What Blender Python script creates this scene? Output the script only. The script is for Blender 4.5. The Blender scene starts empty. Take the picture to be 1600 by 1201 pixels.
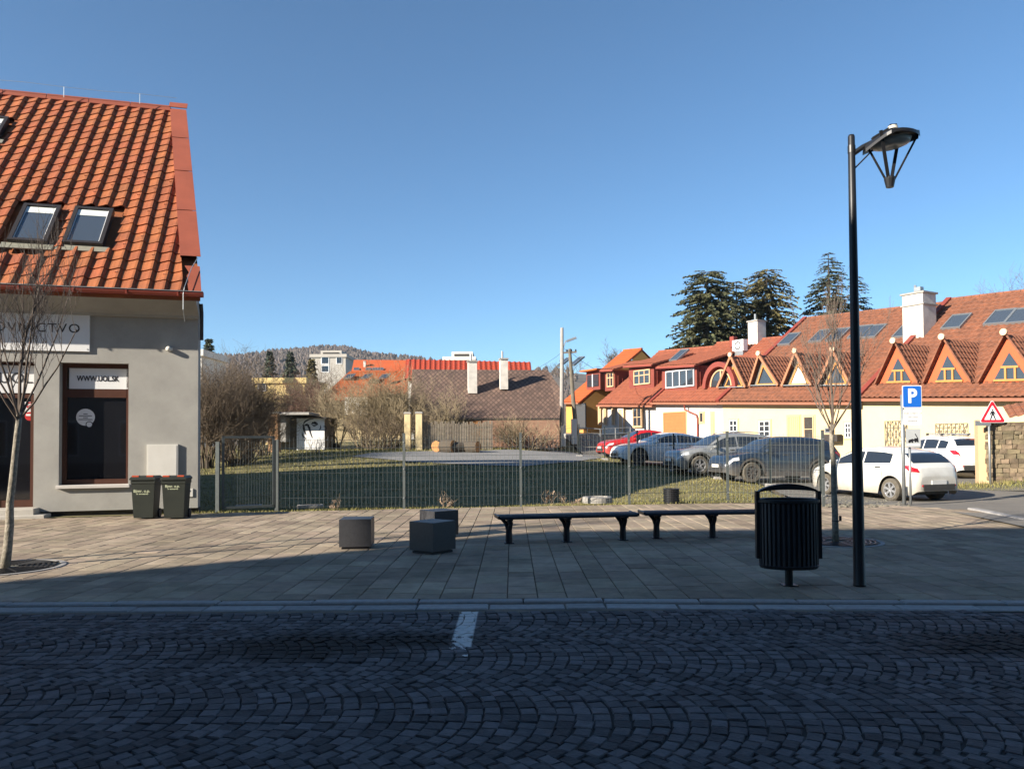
import bpy, bmesh, math, random
import numpy as np
from mathutils import Vector, Matrix, noise as mnoise
R = math.radians
sc = bpy.context.scene
COL = sc.collection
# ------------------------------------------------------------------ camera
CAM = Vector((0, 0, 1.58)); FPX = 1200.0; PITCH = math.atan(.025); ROLL = .0071; CX, CY = 800.0, 660.5
CM = (Matrix.Rotation(math.pi/2 + PITCH, 3, 'X') @ Matrix.Rotation(-ROLL, 3, 'Z'))
cd = bpy.data.cameras.new('camera'); co = bpy.data.objects.new('camera', cd); COL.objects.link(co)
cd.sensor_width = 36; cd.lens = 36*FPX/1600; cd.shift_y = 60/1600; cd.clip_end = 6000; cd.clip_start = .05
co.matrix_world = Matrix.Translation(CAM) @ CM.to_4x4()
sc.camera = co
# ------------------------------------------------------------------ light
SUN_AZ, SUN_EL = R(33.5), R(22.6)
SUNDIR = Vector((math.cos(SUN_AZ)*math.cos(SUN_EL), math.sin(SUN_AZ)*math.cos(SUN_EL), -math.sin(SUN_EL)))   # way the light travels
w = bpy.data.worlds.new('World'); sc.world = w; w.use_nodes = True
nt = w.node_tree; bg = nt.nodes['Background']
sky = nt.nodes.new('ShaderNodeTexSky'); sky.sky_type = 'NISHITA'; sky.sun_disc = False
sky.sun_elevation = SUN_EL; sky.sun_rotation = math.atan2(-SUNDIR.x, -SUNDIR.y)
sky.altitude = 2000; sky.air_density = 1.0; sky.dust_density = 0; sky.ozone_density = 4
wb = nt.nodes.new('ShaderNodeMix'); wb.data_type = 'RGBA'; wb.blend_type = 'MULTIPLY'; wb.inputs[0].default_value = 1; wb.inputs[7].default_value = (.91, 1.09, 1.07, 1)   # the photograph's white balance
nt.links.new(sky.outputs[0], wb.inputs[6]); nt.links.new(wb.outputs[2], bg.inputs[0]); bg.inputs[1].default_value = .07
sl = bpy.data.lights.new('sun', 'SUN'); sl.energy = 5.0; sl.angle = R(.53); sl.color = (1, .90, .76)
so = bpy.data.objects.new('sun', sl); COL.objects.link(so)
so.rotation_euler = SUNDIR.to_track_quat('-Z', 'Y').to_euler(); so.location = (-30, -20, 40)
sc.view_settings.view_transform = 'Standard'; sc.view_settings.look = 'None'
sc.view_settings.exposure = 1.3; sc.view_settings.gamma = 1; sc.view_settings.use_curve_mapping = False
sc.cycles.max_bounces = 5; sc.cycles.diffuse_bounces = 3; sc.cycles.glossy_bounces = 3; sc.cycles.transmission_bounces = 4
sc.cycles.transparent_max_bounces = 8
# ------------------------------------------------------------------ where a pixel of the photograph points
def ray(px, py):
    return (CM @ Vector(((px-CX)/FPX, -(py-CY)/FPX, -1))).normalized()
def at(px, py, Y):                 # the point on that line of sight Y metres in front
    r = ray(px, py); return CAM + r*(Y/r.y)
def hitz(px, py, z=0.0):
    r = ray(px, py); return CAM + r*((z-CAM.z)/r.z)
def hitp(px, py, P, N):
    r = ray(px, py); return CAM + r*((Vector(P)-CAM).dot(N)/r.dot(N))
rnd = random.Random(7)
# ------------------------------------------------------------------ materials
def nd(t, typ, **k):
    n = t.nodes.new(typ)
    for a, b in k.items(): setattr(n, a, b)
    return n
MATS = {}
def lin(c):                        # '#rrggbb' or linear tuple
    if isinstance(c, str):
        v = [int(c[i:i+2], 16)/255 for i in (1, 3, 5)]
        return tuple((x/12.92 if x < .04045 else ((x+.055)/1.055)**2.4) for x in v)
    return c
def mat(name, c1, c2=None, scale=6.0, rough=.8, bump=0.0, bscale=None, metal=0.0, coat=0.0, spec=.4, var=0.0, detail=5, contrast=1.0, extra=None, stretch=None):
    """noise-mottled colour, fine relief, and a shade of its own for each object / loose piece (var)"""
    m = bpy.data.materials.new(name); m.use_nodes = True; MATS[name] = m
    t = m.node_tree; b = t.nodes['Principled BSDF']
    c1 = lin(c1); c2 = lin(c2) if c2 else c1
    b.inputs['Roughness'].default_value = rough; b.inputs['Metallic'].default_value = metal
    b.inputs['Coat Weight'].default_value = coat; b.inputs['Specular IOR Level'].default_value = spec
    tc = nd(t, 'ShaderNodeTexCoord'); geo = nd(t, 'ShaderNodeNewGeometry')
    src = geo.outputs['Position']
    if stretch:
        mp = nd(t, 'ShaderNodeMapping'); mp.inputs['Scale'].default_value = stretch
        t.links.new(tc.outputs['Object'], mp.inputs[0]); src = mp.outputs[0]
    n1 = nd(t, 'ShaderNodeTexNoise'); n1.inputs['Scale'].default_value = scale; n1.inputs['Detail'].default_value = detail; n1.inputs['Roughness'].default_value = .65
    t.links.new(src, n1.inputs['Vector'])
    rp = nd(t, 'ShaderNodeValToRGB'); lo = .5-.22/contrast; hi = .5+.22/contrast
    rp.color_ramp.elements[0].position = lo; rp.color_ramp.elements[0].color = (*c1, 1)
    rp.color_ramp.elements[1].position = hi; rp.color_ramp.elements[1].color = (*c2, 1)
    t.links.new(n1.outputs['Fac'], rp.inputs[0]); out = rp.outputs[0]
    if var:
        oi = nd(t, 'ShaderNodeObjectInfo'); ad = nd(t, 'ShaderNodeMath', operation='ADD'); fr = nd(t, 'ShaderNodeMath', operation='FRACT')
        t.links.new(oi.outputs['Random'], ad.inputs[0]); t.links.new(geo.outputs['Random Per Island'], ad.inputs[1]); t.links.new(ad.outputs[0], fr.inputs[0])
        mr = nd(t, 'ShaderNodeMapRange'); mr.inputs['To Min'].default_value = 1-var; mr.inputs['To Max'].default_value = 1+var
        t.links.new(fr.outputs[0], mr.inputs['Value'])
        hs = nd(t, 'ShaderNodeHueSaturation'); t.links.new(mr.outputs[0], hs.inputs['Value']); t.links.new(out, hs.inputs['Color'])
        m2 = nd(t, 'ShaderNodeMath', operation='MULTIPLY'); m2.inputs[1].default_value = 7.31; f2 = nd(t, 'ShaderNodeMath', operation='FRACT')
        t.links.new(fr.outputs[0], m2.inputs[0]); t.links.new(m2.outputs[0], f2.inputs[0])
        m3 = nd(t, 'ShaderNodeMapRange'); m3.inputs['To Min'].default_value = .5-var*.05; m3.inputs['To Max'].default_value = .5+var*.05
        t.links.new(f2.outputs[0], m3.inputs['Value']); t.links.new(m3.outputs[0], hs.inputs['Hue']); out = hs.outputs[0]
    if extra: out = extra(t, b, out, geo, tc)
    t.links.new(out, b.inputs['Base Color'])
    if bump:
        n2 = nd(t, 'ShaderNodeTexNoise'); n2.inputs['Scale'].default_value = bscale or scale*4; n2.inputs['Detail'].default_value = 4
        t.links.new(src, n2.inputs['Vector'])
        bp = nd(t, 'ShaderNodeBump'); bp.inputs['Strength'].default_value = bump; bp.inputs['Distance'].default_value = .02
        t.links.new(n2.outputs['Fac'], bp.inputs['Height']); t.links.new(bp.outputs[0], b.inputs['Normal'])
    return m
def glass(name, tint=(.02, .025, .03), rough=.04, alpha=1.0):
    m = bpy.data.materials.new(name); m.use_nodes = True; b = m.node_tree.nodes['Principled BSDF']
    b.inputs['Base Color'].default_value = (*tint, 1); b.inputs['Roughness'].default_value = rough; b.inputs['Specular IOR Level'].default_value = .8
    b.inputs['Coat Weight'].default_value = .6; b.inputs['Coat Roughness'].default_value = .02
    MATS[name] = m
    return m
# ------------------------------------------------------------------ mesh collector
class MB:
    def __init__(s): s.v = []; s.f = []
    def add(s, vs, fs):
        o = len(s.v); s.v += [tuple(v) for v in vs]; s.f += [tuple(i+o for i in f) for f in fs]; return s
    def quad(s, a, b, c, d): return s.add([a, b, c, d], [(0, 1, 2, 3)])
    def poly(s, pts): return s.add(pts, [tuple(range(len(pts)))])
    def box(s, c, size, ax=None, taper=1.0):
        """box round centre c; ax = three unit axes; taper scales the top"""
        x, y, z = [k/2 for k in size]; ax = ax or (Vector((1, 0, 0)), Vector((0, 1, 0)), Vector((0, 0, 1))); c = Vector(c); vs = []
        for k in (-1, 1):
            q = taper if k > 0 else 1
            for i, j in ((-1, -1), (1, -1), (1, 1), (-1, 1)): vs.append(c + ax[0]*x*i*q + ax[1]*y*j*q + ax[2]*z*k)
        return s.add(vs, [(3, 2, 1, 0), (4, 5, 6, 7), (0, 1, 5, 4), (1, 2, 6, 5), (2, 3, 7, 6), (3, 0, 4, 7)])
    def bbox(s, c, size, bev=.01, ax=None):
        """box with chamfered upper edges"""
        x, y, z = [k/2 for k in size]; ax = ax or (Vector((1, 0, 0)), Vector((0, 1, 0)), Vector((0, 0, 1))); c = Vector(c); vs = []
        for zz, q in ((-z, 0), (z-bev, 0), (z, bev)):
            for i, j in ((-1, -1), (1, -1), (1, 1), (-1, 1)): vs.append(c + ax[0]*(x-q)*i + ax[1]*(y-q)*j + ax[2]*zz)
        fs = [(3, 2, 1, 0), (8, 9, 10, 11)]
        for b in (0, 4):
            for k in range(4): fs.append((b+k, b+(k+1) % 4, b+4+(k+1) % 4, b+4+k))
        return s.add(vs, fs)
    def tube(s, p0, p1, r0, r1=None, n=8, caps=True):
        p0 = Vector(p0); p1 = Vector(p1); r1 = r0 if r1 is None else r1; d = p1-p0
        if d.length < 1e-6: return s
        u = d.orthogonal().normalized(); v = d.cross(u).normalized(); vs = []
        for p, r in ((p0, r0), (p1, r1)):
            for k in range(n):
                a = 2*math.pi*k/n; vs.append(p + u*(r*math.cos(a)) + v*(r*math.sin(a)))
        fs = [(k, (k+1) % n, n+(k+1) % n, n+k) for k in range(n)]
        if caps: fs += [tuple(range(n-1, -1, -1)), tuple(range(n, 2*n))]
        return s.add(vs, fs)
    def path(s, pts, rs, n=6):
        """tapering tube through points"""
        pts = [Vector(p) for p in pts]
        if not hasattr(rs, '__len__'): rs = [rs]*len(pts)
        o = len(s.v); u = None
        for i, p in enumerate(pts):
            d = (pts[min(i+1, len(pts)-1)] - pts[max(i-1, 0)])
            if d.length < 1e-9: d = Vector((0, 0, 1))
            d.normalize()
            u = d.orthogonal() if u is None else u - d*u.dot(d)
            if u.length < 1e-6: u = d.orthogonal()
            u.normalize(); v = d.cross(u)
            for k in range(n):
                a = 2*math.pi*k/n; s.v.append(tuple(p + u*(rs[i]*math.cos(a)) + v*(rs[i]*math.sin(a))))
        for i in range(len(pts)-1):
            for k in range(n): s.f.append((o+i*n+k, o+i*n+(k+1) % n, o+(i+1)*n+(k+1) % n, o+(i+1)*n+k))
        if n > 2: s.f += [tuple(o+k for k in range(n-1, -1, -1)), tuple(o+(len(pts)-1)*n+k for k in range(n))]
        return s
    def lathe(s, prof, c=(0, 0, 0), n=20, ax=None, close=False):
        """prof: (radius, height) pairs"""
        ax = ax or (Vector((1, 0, 0)), Vector((0, 1, 0)), Vector((0, 0, 1))); c = Vector(c); o = len(s.v)
        for r, z in prof:
            for k in range(n):
                a = 2*math.pi*k/n; s.v.append(tuple(c + ax[0]*(r*math.cos(a)) + ax[1]*(r*math.sin(a)) + ax[2]*z))
        m = len(prof)
        for i in range(m if close else m-1):
            j = (i+1) % m
            for k in range(n): s.f.append((o+i*n+k, o+i*n+(k+1) % n, o+j*n+(k+1) % n, o+j*n+k))
        if not close:
            s.f.append(tuple(o+k for k in range(n-1, -1, -1))); s.f.append(tuple(o+(m-1)*n+k for k in range(n)))
        return s
    def prism(s, pts, d):
        """polygon pts pushed along vector d"""
        pts = [Vector(p) for p in pts]; d = Vector(d); n = len(pts)
        return s.add(pts + [p+d for p in pts], [tuple(range(n-1, -1, -1)), tuple(range(n, 2*n))] + [(k, (k+1) % n, n+(k+1) % n, n+k) for k in range(n)])
    def bar(s, p0, p1, w, h, up=(0, 0, 1)):
        p0 = Vector(p0); p1 = Vector(p1); d = p1-p0; L = d.length; d.normalize(); up = Vector(up)
        x = d.cross(up)
        if x.length < 1e-5: x = d.orthogonal()
        x.normalize(); y = x.cross(d).normalized()
        return s.box((p0+p1)/2, (L, w, h), (d, x, y))
    def mesh(s, name, m, org=None, smooth=False):
        me = bpy.data.meshes.new(name); v = s.v
        if org is not None: v = [(a[0]-org[0], a[1]-org[1], a[2]-org[2]) for a in v]
        me.from_pydata(v, [], s.f); me.materials.append(MATS[m] if isinstance(m, str) else m)
        if smooth: me.polygons.foreach_set('use_smooth', [True]*len(me.polygons))
        me.update(); return me
    def build(s, name, m, parent=None, smooth=False, fix=True, **tags):
        """ONE object; points given in world space, stored in the frame of the unrotated root (local roots: org 0)"""
        org = ORG.get(parent.name) if parent is not None else None
        me = s.mesh(name, m, org, smooth)
        if fix:
            bm = bmesh.new(); bm.from_mesh(me); bmesh.ops.recalc_face_normals(bm, faces=bm.faces); bm.to_mesh(me); bm.free()
        o = bpy.data.objects.new(name, me); COL.objects.link(o)
        if parent is not None: o.parent = parent; ORG[o.name] = org
        for k, v in tags.items(): o[k] = v
        if smooth == 'auto':
            pass
        return o
ORG = {}
def thing(name, label, cat, loc=(0, 0, 0), rotz=0.0, group=None, local=False):
    o = bpy.data.objects.new(name, None); COL.objects.link(o); o.location = loc; o.rotation_euler = (0, 0, rotz); o.empty_display_size = .2
    o['label'] = label; o['category'] = cat
    if group: o['group'] = group
    o['kind'] = 'thing'; ORG[o.name] = (0, 0, 0) if local else tuple(loc)
    return o
def tag(o, label, cat, group=None):
    o['label'] = label; o['category'] = cat
    if group: o['group'] = group
    return o
def struct(mb, name, m, label=None, smooth=False, kind='structure', fix=True):
    o = mb.build(name, m, None, smooth, fix); o['kind'] = kind
    o['label'] = label or name.replace('_', ' ')
    ORG[o.name] = (0, 0, 0)
    return o
def inst(name, me, parent, mw):
    """a piece that shares mesh data; mw is given in the parent's root frame"""
    o = bpy.data.objects.new(name, me); COL.objects.link(o); o.parent = parent
    org = ORG.get(parent.name) or (0, 0, 0)
    o.matrix_local = Matrix.Translation((-org[0], -org[1], -org[2])) @ mw
    return o
def text(body, size, mw, parent, m, name='lettering', ext=.002, align='CENTER', spacing=1.0, sx=1.0, bold=0.0, fit=None):
    """raised lettering as a plain mesh"""
    c = bpy.data.curves.new(name, 'FONT'); c.body = body; c.size = size; c.extrude = ext; c.align_x = align; c.align_y = 'CENTER'; c.offset = bold; c.space_character = spacing; c.resolution_u = 4
    tmp = bpy.data.objects.new(name, c); COL.objects.link(tmp); bpy.context.view_layer.update()
    me = bpy.data.meshes.new_from_object(tmp.evaluated_get(bpy.context.evaluated_depsgraph_get())); me.materials.clear(); me.materials.append(MATS[m])
    if fit: xs_ = [v.co.x for v in me.vertices]; sx = fit/(max(xs_)-min(xs_))
    bpy.data.objects.remove(tmp); bpy.data.curves.remove(c)
    o = bpy.data.objects.new(name, me); COL.objects.link(o); o.parent = parent
    org = ORG.get(parent.name) or (0, 0, 0)
    o.matrix_local = Matrix.Translation((-org[0], -org[1], -org[2])) @ mw @ Matrix.Diagonal((sx, 1, 1, 1))
    return o
def frame(o, x, y, z):
    """matrix whose columns are x, y, z with origin o"""
    m = Matrix.Identity(4)
    for i, a in enumerate((x, y, z, o)):
        for k in range(3): m[k][i] = a[k]
    return m
Z = Vector((0, 0, 1))
# ------------------------------------------------------------------ material library
mat('lawn_soil', (.20, .165, .07), (.10, .095, .035), 1.3, .95, .5, 30, contrast=1.3)
mat('grass_blade', (.24, .20, .075), (.13, .14, .04), .8, .9, var=.35)
mat('earth', (.16, .13, .09), (.10, .085, .06), .7, .95, .5, 20)
mat('asphalt', (.21, .19, .16), (.14, .13, .115), .9, .9, .25, 60, contrast=1.0)
mat('asphalt_lane', (.24, .235, .225), (.18, .178, .172), 1.1, .9, .25, 60)
mat('gravel', (.20, .18, .14), (.10, .10, .085), 9, .95, .8, 40)
def grime(lo, hi, sc_, det=6):
    def ex(t, b, col, geo, tc):
        n = nd(t, 'ShaderNodeTexNoise'); n.inputs['Scale'].default_value = sc_; n.inputs['Detail'].default_value = det; n.inputs['Roughness'].default_value = .7; t.links.new(geo.outputs['Position'], n.inputs['Vector'])
        r_ = nd(t, 'ShaderNodeMapRange'); r_.inputs['From Min'].default_value = .35; r_.inputs['From Max'].default_value = .62; r_.inputs['To Min'].default_value = lo; r_.inputs['To Max'].default_value = hi; t.links.new(n.outputs['Fac'], r_.inputs['Value'])
        m = nd(t, 'ShaderNodeMix', data_type='RGBA', blend_type='MULTIPLY'); m.inputs[0].default_value = 1; t.links.new(col, m.inputs[6]); t.links.new(r_.outputs[0], m.inputs[7]); return m.outputs[2]
    return ex
mat('slab', (.37, .295, .215), (.25, .205, .155), 5, .9, .25, 60, var=.2, spec=.12, extra=grime(.72, 1.1, .8))
mat('joint', (.055, .05, .044), (.03, .028, .026), 2.5, .95, contrast=1.4)
mat('joint_sand', (.17, .145, .11), (.07, .062, .05), 1.6, .95, contrast=1.6)
mat('kerb_granite', (.36, .345, .33), (.26, .25, .24), 14, .85, .2, 80, var=.12, spec=.15)
def sett_extra(t, b, col, geo, tc):
    """worn white bay line painted on the setts and oil stains, fixed to the place"""
    sep = nd(t, 'ShaderNodeSeparateXYZ'); t.links.new(geo.outputs['Position'], sep.inputs[0])
    def rng(sock, a, c, soft):
        p = nd(t, 'ShaderNodeMapRange'); p.inputs['From Min'].default_value = a-soft; p.inputs['From Max'].default_value = a+soft; t.links.new(sock, p.inputs['Value'])
        q = nd(t, 'ShaderNodeMapRange'); q.inputs['From Min'].default_value = c-soft; q.inputs['From Max'].default_value = c+soft; q.inputs['To Min'].default_value = 1; q.inputs['To Max'].default_value = 0; t.links.new(sock, q.inputs['Value'])
        m = nd(t, 'ShaderNodeMath', operation='MULTIPLY'); t.links.new(p.outputs[0], m.inputs[0]); t.links.new(q.outputs[0], m.inputs[1]); return m.outputs[0]
    mx = rng(sep.outputs['X'], -.50, -.335, .008)
    my = nd(t, 'ShaderNodeMapRange'); my.inputs['From Min'].default_value = 5.2; my.inputs['From Max'].default_value = 6.5; my.inputs['To Min'].default_value = .1; my.inputs['To Max'].default_value = .68; t.links.new(sep.outputs['Y'], my.inputs['Value'])
    up = nd(t, 'ShaderNodeMath', operation='LESS_THAN'); up.inputs[1].default_value = 7.4; t.links.new(sep.outputs['Y'], up.inputs[0])
    nz = nd(t, 'ShaderNodeTexNoise'); nz.inputs['Scale'].default_value = 9; nz.inputs['Detail'].default_value = 6; t.links.new(geo.outputs['Position'], nz.inputs['Vector'])
    lt = nd(t, 'ShaderNodeMath', operation='LESS_THAN'); t.links.new(nz.outputs['Fac'], lt.inputs[0]); t.links.new(my.outputs[0], lt.inputs[1])
    a = nd(t, 'ShaderNodeMath', operation='MULTIPLY'); t.links.new(mx, a.inputs[0]); t.links.new(lt.outputs[0], a.inputs[1])
    a2 = nd(t, 'ShaderNodeMath', operation='MULTIPLY'); t.links.new(a.outputs[0], a2.inputs[0]); t.links.new(up.outputs[0], a2.inputs[1])
    # stains
    stains = None
    for (x, y, sx, sy) in ((-1.65, 6.12, .85, .5), (-.85, 6.28, .6, .3), (4.0, 6.05, 1.1, .45)):
        mp = nd(t, 'ShaderNodeMapping', vector_type='TEXTURE'); mp.inputs['Location'].default_value = (x, y, 0); mp.inputs['Scale'].default_value = (sx, sy, 50)
        t.links.new(geo.outputs['Position'], mp.inputs[0]); ln = nd(t, 'ShaderNodeVectorMath', operation='LENGTH'); t.links.new(mp.outputs[0], ln.inputs[0])
        n3 = nd(t, 'ShaderNodeTexNoise'); n3.inputs['Scale'].default_value = 5; t.links.new(geo.outputs['Position'], n3.inputs['Vector'])
        s = nd(t, 'ShaderNodeMath', operation='MULTIPLY_ADD'); s.inputs[1].default_value = 1.1; t.links.new(n3.outputs['Fac'], s.inputs[0]); t.links.new(ln.outputs['Value'], s.inputs[2])
        r_ = nd(t, 'ShaderNodeMapRange'); r_.inputs['From Min'].default_value = 1.05; r_.inputs['From Max'].default_value = 1.75; r_.inputs['To Min'].default_value = .93; r_.inputs['To Max'].default_value = 0; t.links.new(s.outputs[0], r_.inputs['Value'])
        if stains is None: stains = r_.outputs[0]
        else:
            mm = nd(t, 'ShaderNodeMath', operation='MAXIMUM'); t.links.new(stains, mm.inputs[0]); t.links.new(r_.outputs[0], mm.inputs[1]); stains = mm.outputs[0]
    k = nd(t, 'ShaderNodeMix', data_type='RGBA'); k.inputs[7].default_value = (.012, .011, .010, 1); t.links.new(stains, k.inputs[0]); t.links.new(col, k.inputs[6])
    k2 = nd(t, 'ShaderNodeMix', data_type='RGBA'); k2.inputs[7].default_value = (.55, .55, .53, 1); t.links.new(a2.outputs[0], k2.inputs[0]); t.links.new(k.outputs[2], k2.inputs[6])
    return k2.outputs[2]
mat('sett', (.115, .109, .112), (.068, .066, .070), 11, .75, .4, 45, var=.42, spec=.16, extra=sett_extra)
mat('dark_metal', (.016, .017, .020), (.022, .023, .026), 8, .42, metal=.3, spec=.5)
mat('bench_metal', (.020, .023, .030), (.028, .03, .038), 5, .38, metal=.3)
mat('cube_stone', (.042, .043, .048), (.028, .028, .032), 30, .45, .08, 120)
mat('galv', (.34, .36, .37), (.26, .28, .29), 20, .45, metal=.6)
mat('fence_grey', (.10, .115, .115), (.075, .085, .085), 10, .5, metal=.2)
mat('fence_dark', (.03, .04, .04), (.022, .028, .028), 10, .5)
mat('concrete', (.36, .34, .31), (.25, .24, .22), 5, .9, .3, 50)
mat('bark_young', (.30, .27, .215), (.13, .115, .09), 22, .9, .6, 50, contrast=1.4)
mat('bark_dark', (.10, .082, .062), (.055, .045, .034), 18, .9, .5, 40)
mat('twig', (.155, .115, .078), (.09, .068, .046), 3, .9)
mat('twig_street', (.135, .105, .085), (.07, .055, .045), 3, .9)
mat('twig_light', (.30, .24, .15), (.19, .15, .09), 2, .9)
mat('twig_red', (.16, .085, .062), (.10, .055, .04), 2, .9)
mat('dry_plant', (.34, .25, .17), (.20, .14, .10), 6, .9)
mat('needle', (.085, .085, .036), (.042, .050, .024), .6, .85, var=.4)
mat('needle_blue', (.065, .078, .048), (.032, .045, .030), .6, .85, var=.4)
mat('needle_yellow', (.12, .10, .035), (.07, .065, .028), .6, .85, var=.35)
# ------------------------------------------------------------------ shape of the ground
CP = [(-20, 10, 0), (-14, 17.5, 0), (-7, 18, -.02), (-3, 19, -.05), (0, 19.3, -.06), (3, 19.6, -.03), (6, 19.8, 0), (8, 18.5, 0), (11, 17, 0), (14, 14, 0), (22, 12, 0), (32, 8, .1),
      (0, 8, 0), (-10, 8, 0), (10, 8, 0), (-6, 21, -.25), (-2, 22, -.33), (2, 23, -.28), (5, 23, -.1), (6.3, 24.5, .02), (10.5, 21.8, -.10), (10.6, 29, .03), (9.3, 32, .19), (7.2, 36, .46),
      (6.3, 40, .62), (4, 46, .78), (8.9, 26.5, .03), (17.3, 31.7, .05), (14, 25, 0), (20, 25, 0), (-13, 33, .56), (-6.9, 34.7, .85), (0, 38, 1.0), (2.7, 40, .98), (0, 44, 1.16), (-9, 45, 1.2), (-16, 45, 1.2),
      (-20, 30, .4), (-20, 20, .1), (20.5, 34, .12), (13, 47, 1.1), (6.2, 57, 2.1), (8, 54, 1.95), (0, 60, 2.0), (-20, 60, 1.5), (10, 70, 2.8), (-30, 80, 1.2), (30, 40, .5), (34, 26, .3), (3.5, 50, 1.5)]
_P = np.array([(a, b) for a, b, c in CP], float); _z = np.array([c for a, b, c in CP], float)
def _phi(r2): return np.where(r2 > 1e-9, .5*r2*np.log(np.maximum(r2, 1e-9)), 0)
_n = len(CP); _A = np.zeros((_n+3, _n+3)); _d = ((_P[:, None, :]-_P[None, :, :])**2).sum(2)
_A[:_n, :_n] = _phi(_d) + np.eye(_n)*.5; _A[:_n, _n] = 1; _A[:_n, _n+1:] = _P; _A[_n, :_n] = 1; _A[_n+1:, :_n] = _P.T
_W = np.linalg.solve(_A, np.concatenate([_z, np.zeros(3)]))
def smooth(a, b, x):
    t = min(1, max(0, (x-a)/(b-a))); return t*t*(3-2*t)
def tz(x, y):
    d = ((_P - (x, y))**2).sum(1)
    z = float((_W[:_n]*_phi(d)).sum() + _W[_n] + _W[_n+1]*x + _W[_n+2]*y)
    z = max(-.6, min(4.0, z))
    far = max(smooth(62, 85, y), smooth(30, 45, abs(x)), smooth(2, -8, y))
    tgt = 1.2 if y > 30 else 0
    return z*(1-far) + tgt*far
def hitt(px, py, off=0.0, lo=12.0, hi=90.0):
    r = ray(px, py); prev = lo; t = lo
    while t < hi:
        p = CAM + r*(t/r.y)
        if p.z <= tz(p.x, p.y)+off:
            a, b = prev, t
            for _ in range(25):
                m = (a+b)/2; q = CAM + r*(m/r.y)
                if q.z <= tz(q.x, q.y)+off: b = m
                else: a = m
            return CAM + r*(b/r.y)
        prev = t; t += .4
    return CAM + r*(hi/r.y)
from mathutils.geometry import delaunay_2d_cdt
def sheet(poly, step, off, name, m, label, zf=None, kind='structure'):
    """a sheet over a plan polygon that follows the ground"""
    P = []
    for (a, b), (c, d) in zip(poly, poly[1:]+poly[:1]):
        n = max(1, int(math.hypot(c-a, d-b)/step))
        for k in range(n): P.append((a+(c-a)*k/n, b+(d-b)*k/n))
    nb = len(P); xs = [p[0] for p in poly]; ys = [p[1] for p in poly]
    def inside(x, y):
        r_ = False
        for (a, b), (c, d) in zip(poly, poly[1:]+poly[:1]):
            if (b > y) != (d > y) and x < (c-a)*(y-b)/(d-b)+a: r_ = not r_
        return r_
    x = min(xs)+step*.43
    while x < max(xs):
        y = min(ys)+step*.41
        while y < max(ys):
            if inside(x, y): P.append((x, y))
            y += step
        x += step
    vo, eo, fo, *_ = delaunay_2d_cdt([Vector(p) for p in P], [], [list(range(nb))], 1, 1e-4)
    zf = zf or (lambda a, b: tz(a, b)+off)
    mb = MB().add([(v.x, v.y, zf(v.x, v.y)) for v in vo], [f for f in fo])
    o = struct(mb, name, m, label, kind=kind, fix=False)
    me = o.data
    if len(me.polygons) and sum(p.normal.z for p in me.polygons) < 0: me.flip_normals()
    return o
# plan lines
KERB = [(-16, 7.66), (.9, 7.66), (14, 6.85)]
def kerb_y(x):
    return 7.66 if x < .9 else 7.66-(x-.9)*.062
BACK = [(-16, 15.2), (-7.25, 17.55), (-6.8, 17.75), (-2.6, 18.5), (.24, 18.95), (3, 19.3), (5.5, 19.5), (7.2, 19.2), (9.2, 18.6), (10.3, 17.2)]
def back_y(x):
    for (a, b), (c, d) in zip(BACK, BACK[1:]):
        if a <= x <= c: return b+(d-b)*(x-a)/(c-a)
    return BACK[0][1] if x < BACK[0][0] else 8.6
def right_x(y): return 10.3 - .175*max(0, 17.2-y) if y > 8.4 else 8.9
# base ground to the horizon
gx = [-3000, -1500, -700, -350, -180, -100, -60] + [-45+1.5*i for i in range(61)] + [60, 100, 180, 350, 700, 1500, 3000]
gy = [-200, -80, -40, -20, -8] + [0, 4, 7, 8.5] + [10+1.4*i for i in range(52)] + [95, 120, 180, 300, 500, 900, 1600, 3500]
mb = MB()
for y in gy:
    for x in gx:
        z = tz(x, y) - .14
        if y < back_y(x)+2 and abs(x) < 60: z = min(z, -.32)
        mb.v.append((x, y, z))
nx = len(gx)
for j in range(len(gy)-1):
    for i in range(nx-1): mb.f.append((j*nx+i, j*nx+i+1, (j+1)*nx+i+1, (j+1)*nx+i))
struct(mb, 'ground', 'earth', 'bare brown earth under and around the lawn and houses', fix=False)
# lawn
lawn_poly = [(-40, 16.5), (-16.2, 15.2), (-7.25, 17.6)] + BACK[2:8] + [(7.55, 21), (7.9, 23.5), (8.6, 26.5), (6.6, 35), (4.2, 45), (3.6, 52), (2.5, 62), (-40, 62)]
lawn = sheet(lawn_poly, .9, 0.0, 'lawn', 'lawn_soil', 'patchy winter lawn behind the mesh fence')
# asphalt: car park and side road, and the lane to the brown house
park_poly = [(7.2, 19.2), (9.2, 18.6), (9.6, 17.2), (8.4, 10), (9.0, 6.2), (40, 5), (44, 18), (36, 34), (22, 33.5), (13.6, 47.5), (8.2, 57), (4, 63), (2.6, 62), (3.7, 52), (4.4, 45), (6.8, 35), (8.8, 26.5), (8.1, 23.5), (7.75, 21)]
sheet(park_poly, 1.0, .015, 'car_park', 'asphalt', 'worn pale asphalt of the car park and side road', lambda x, y: tz(x, y)+.015-.03*smooth(18.6, 17.6, y))
lane_poly = [(p.x, p.y) for p in [hitt(*q) for q in ((548, 714), (640, 722), (740, 727), (820, 729), (900, 722), (945, 716))]] + [(4.5, 43), (4.1, 46.5)] + [(p.x, p.y) for p in [hitt(*q) for q in ((868, 704), (760, 704.5), (640, 706), (580, 708))]]
sheet(lane_poly, .9, .03, 'lane', 'asphalt_lane', 'narrow asphalt lane across the lawn to the brown house')
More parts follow.
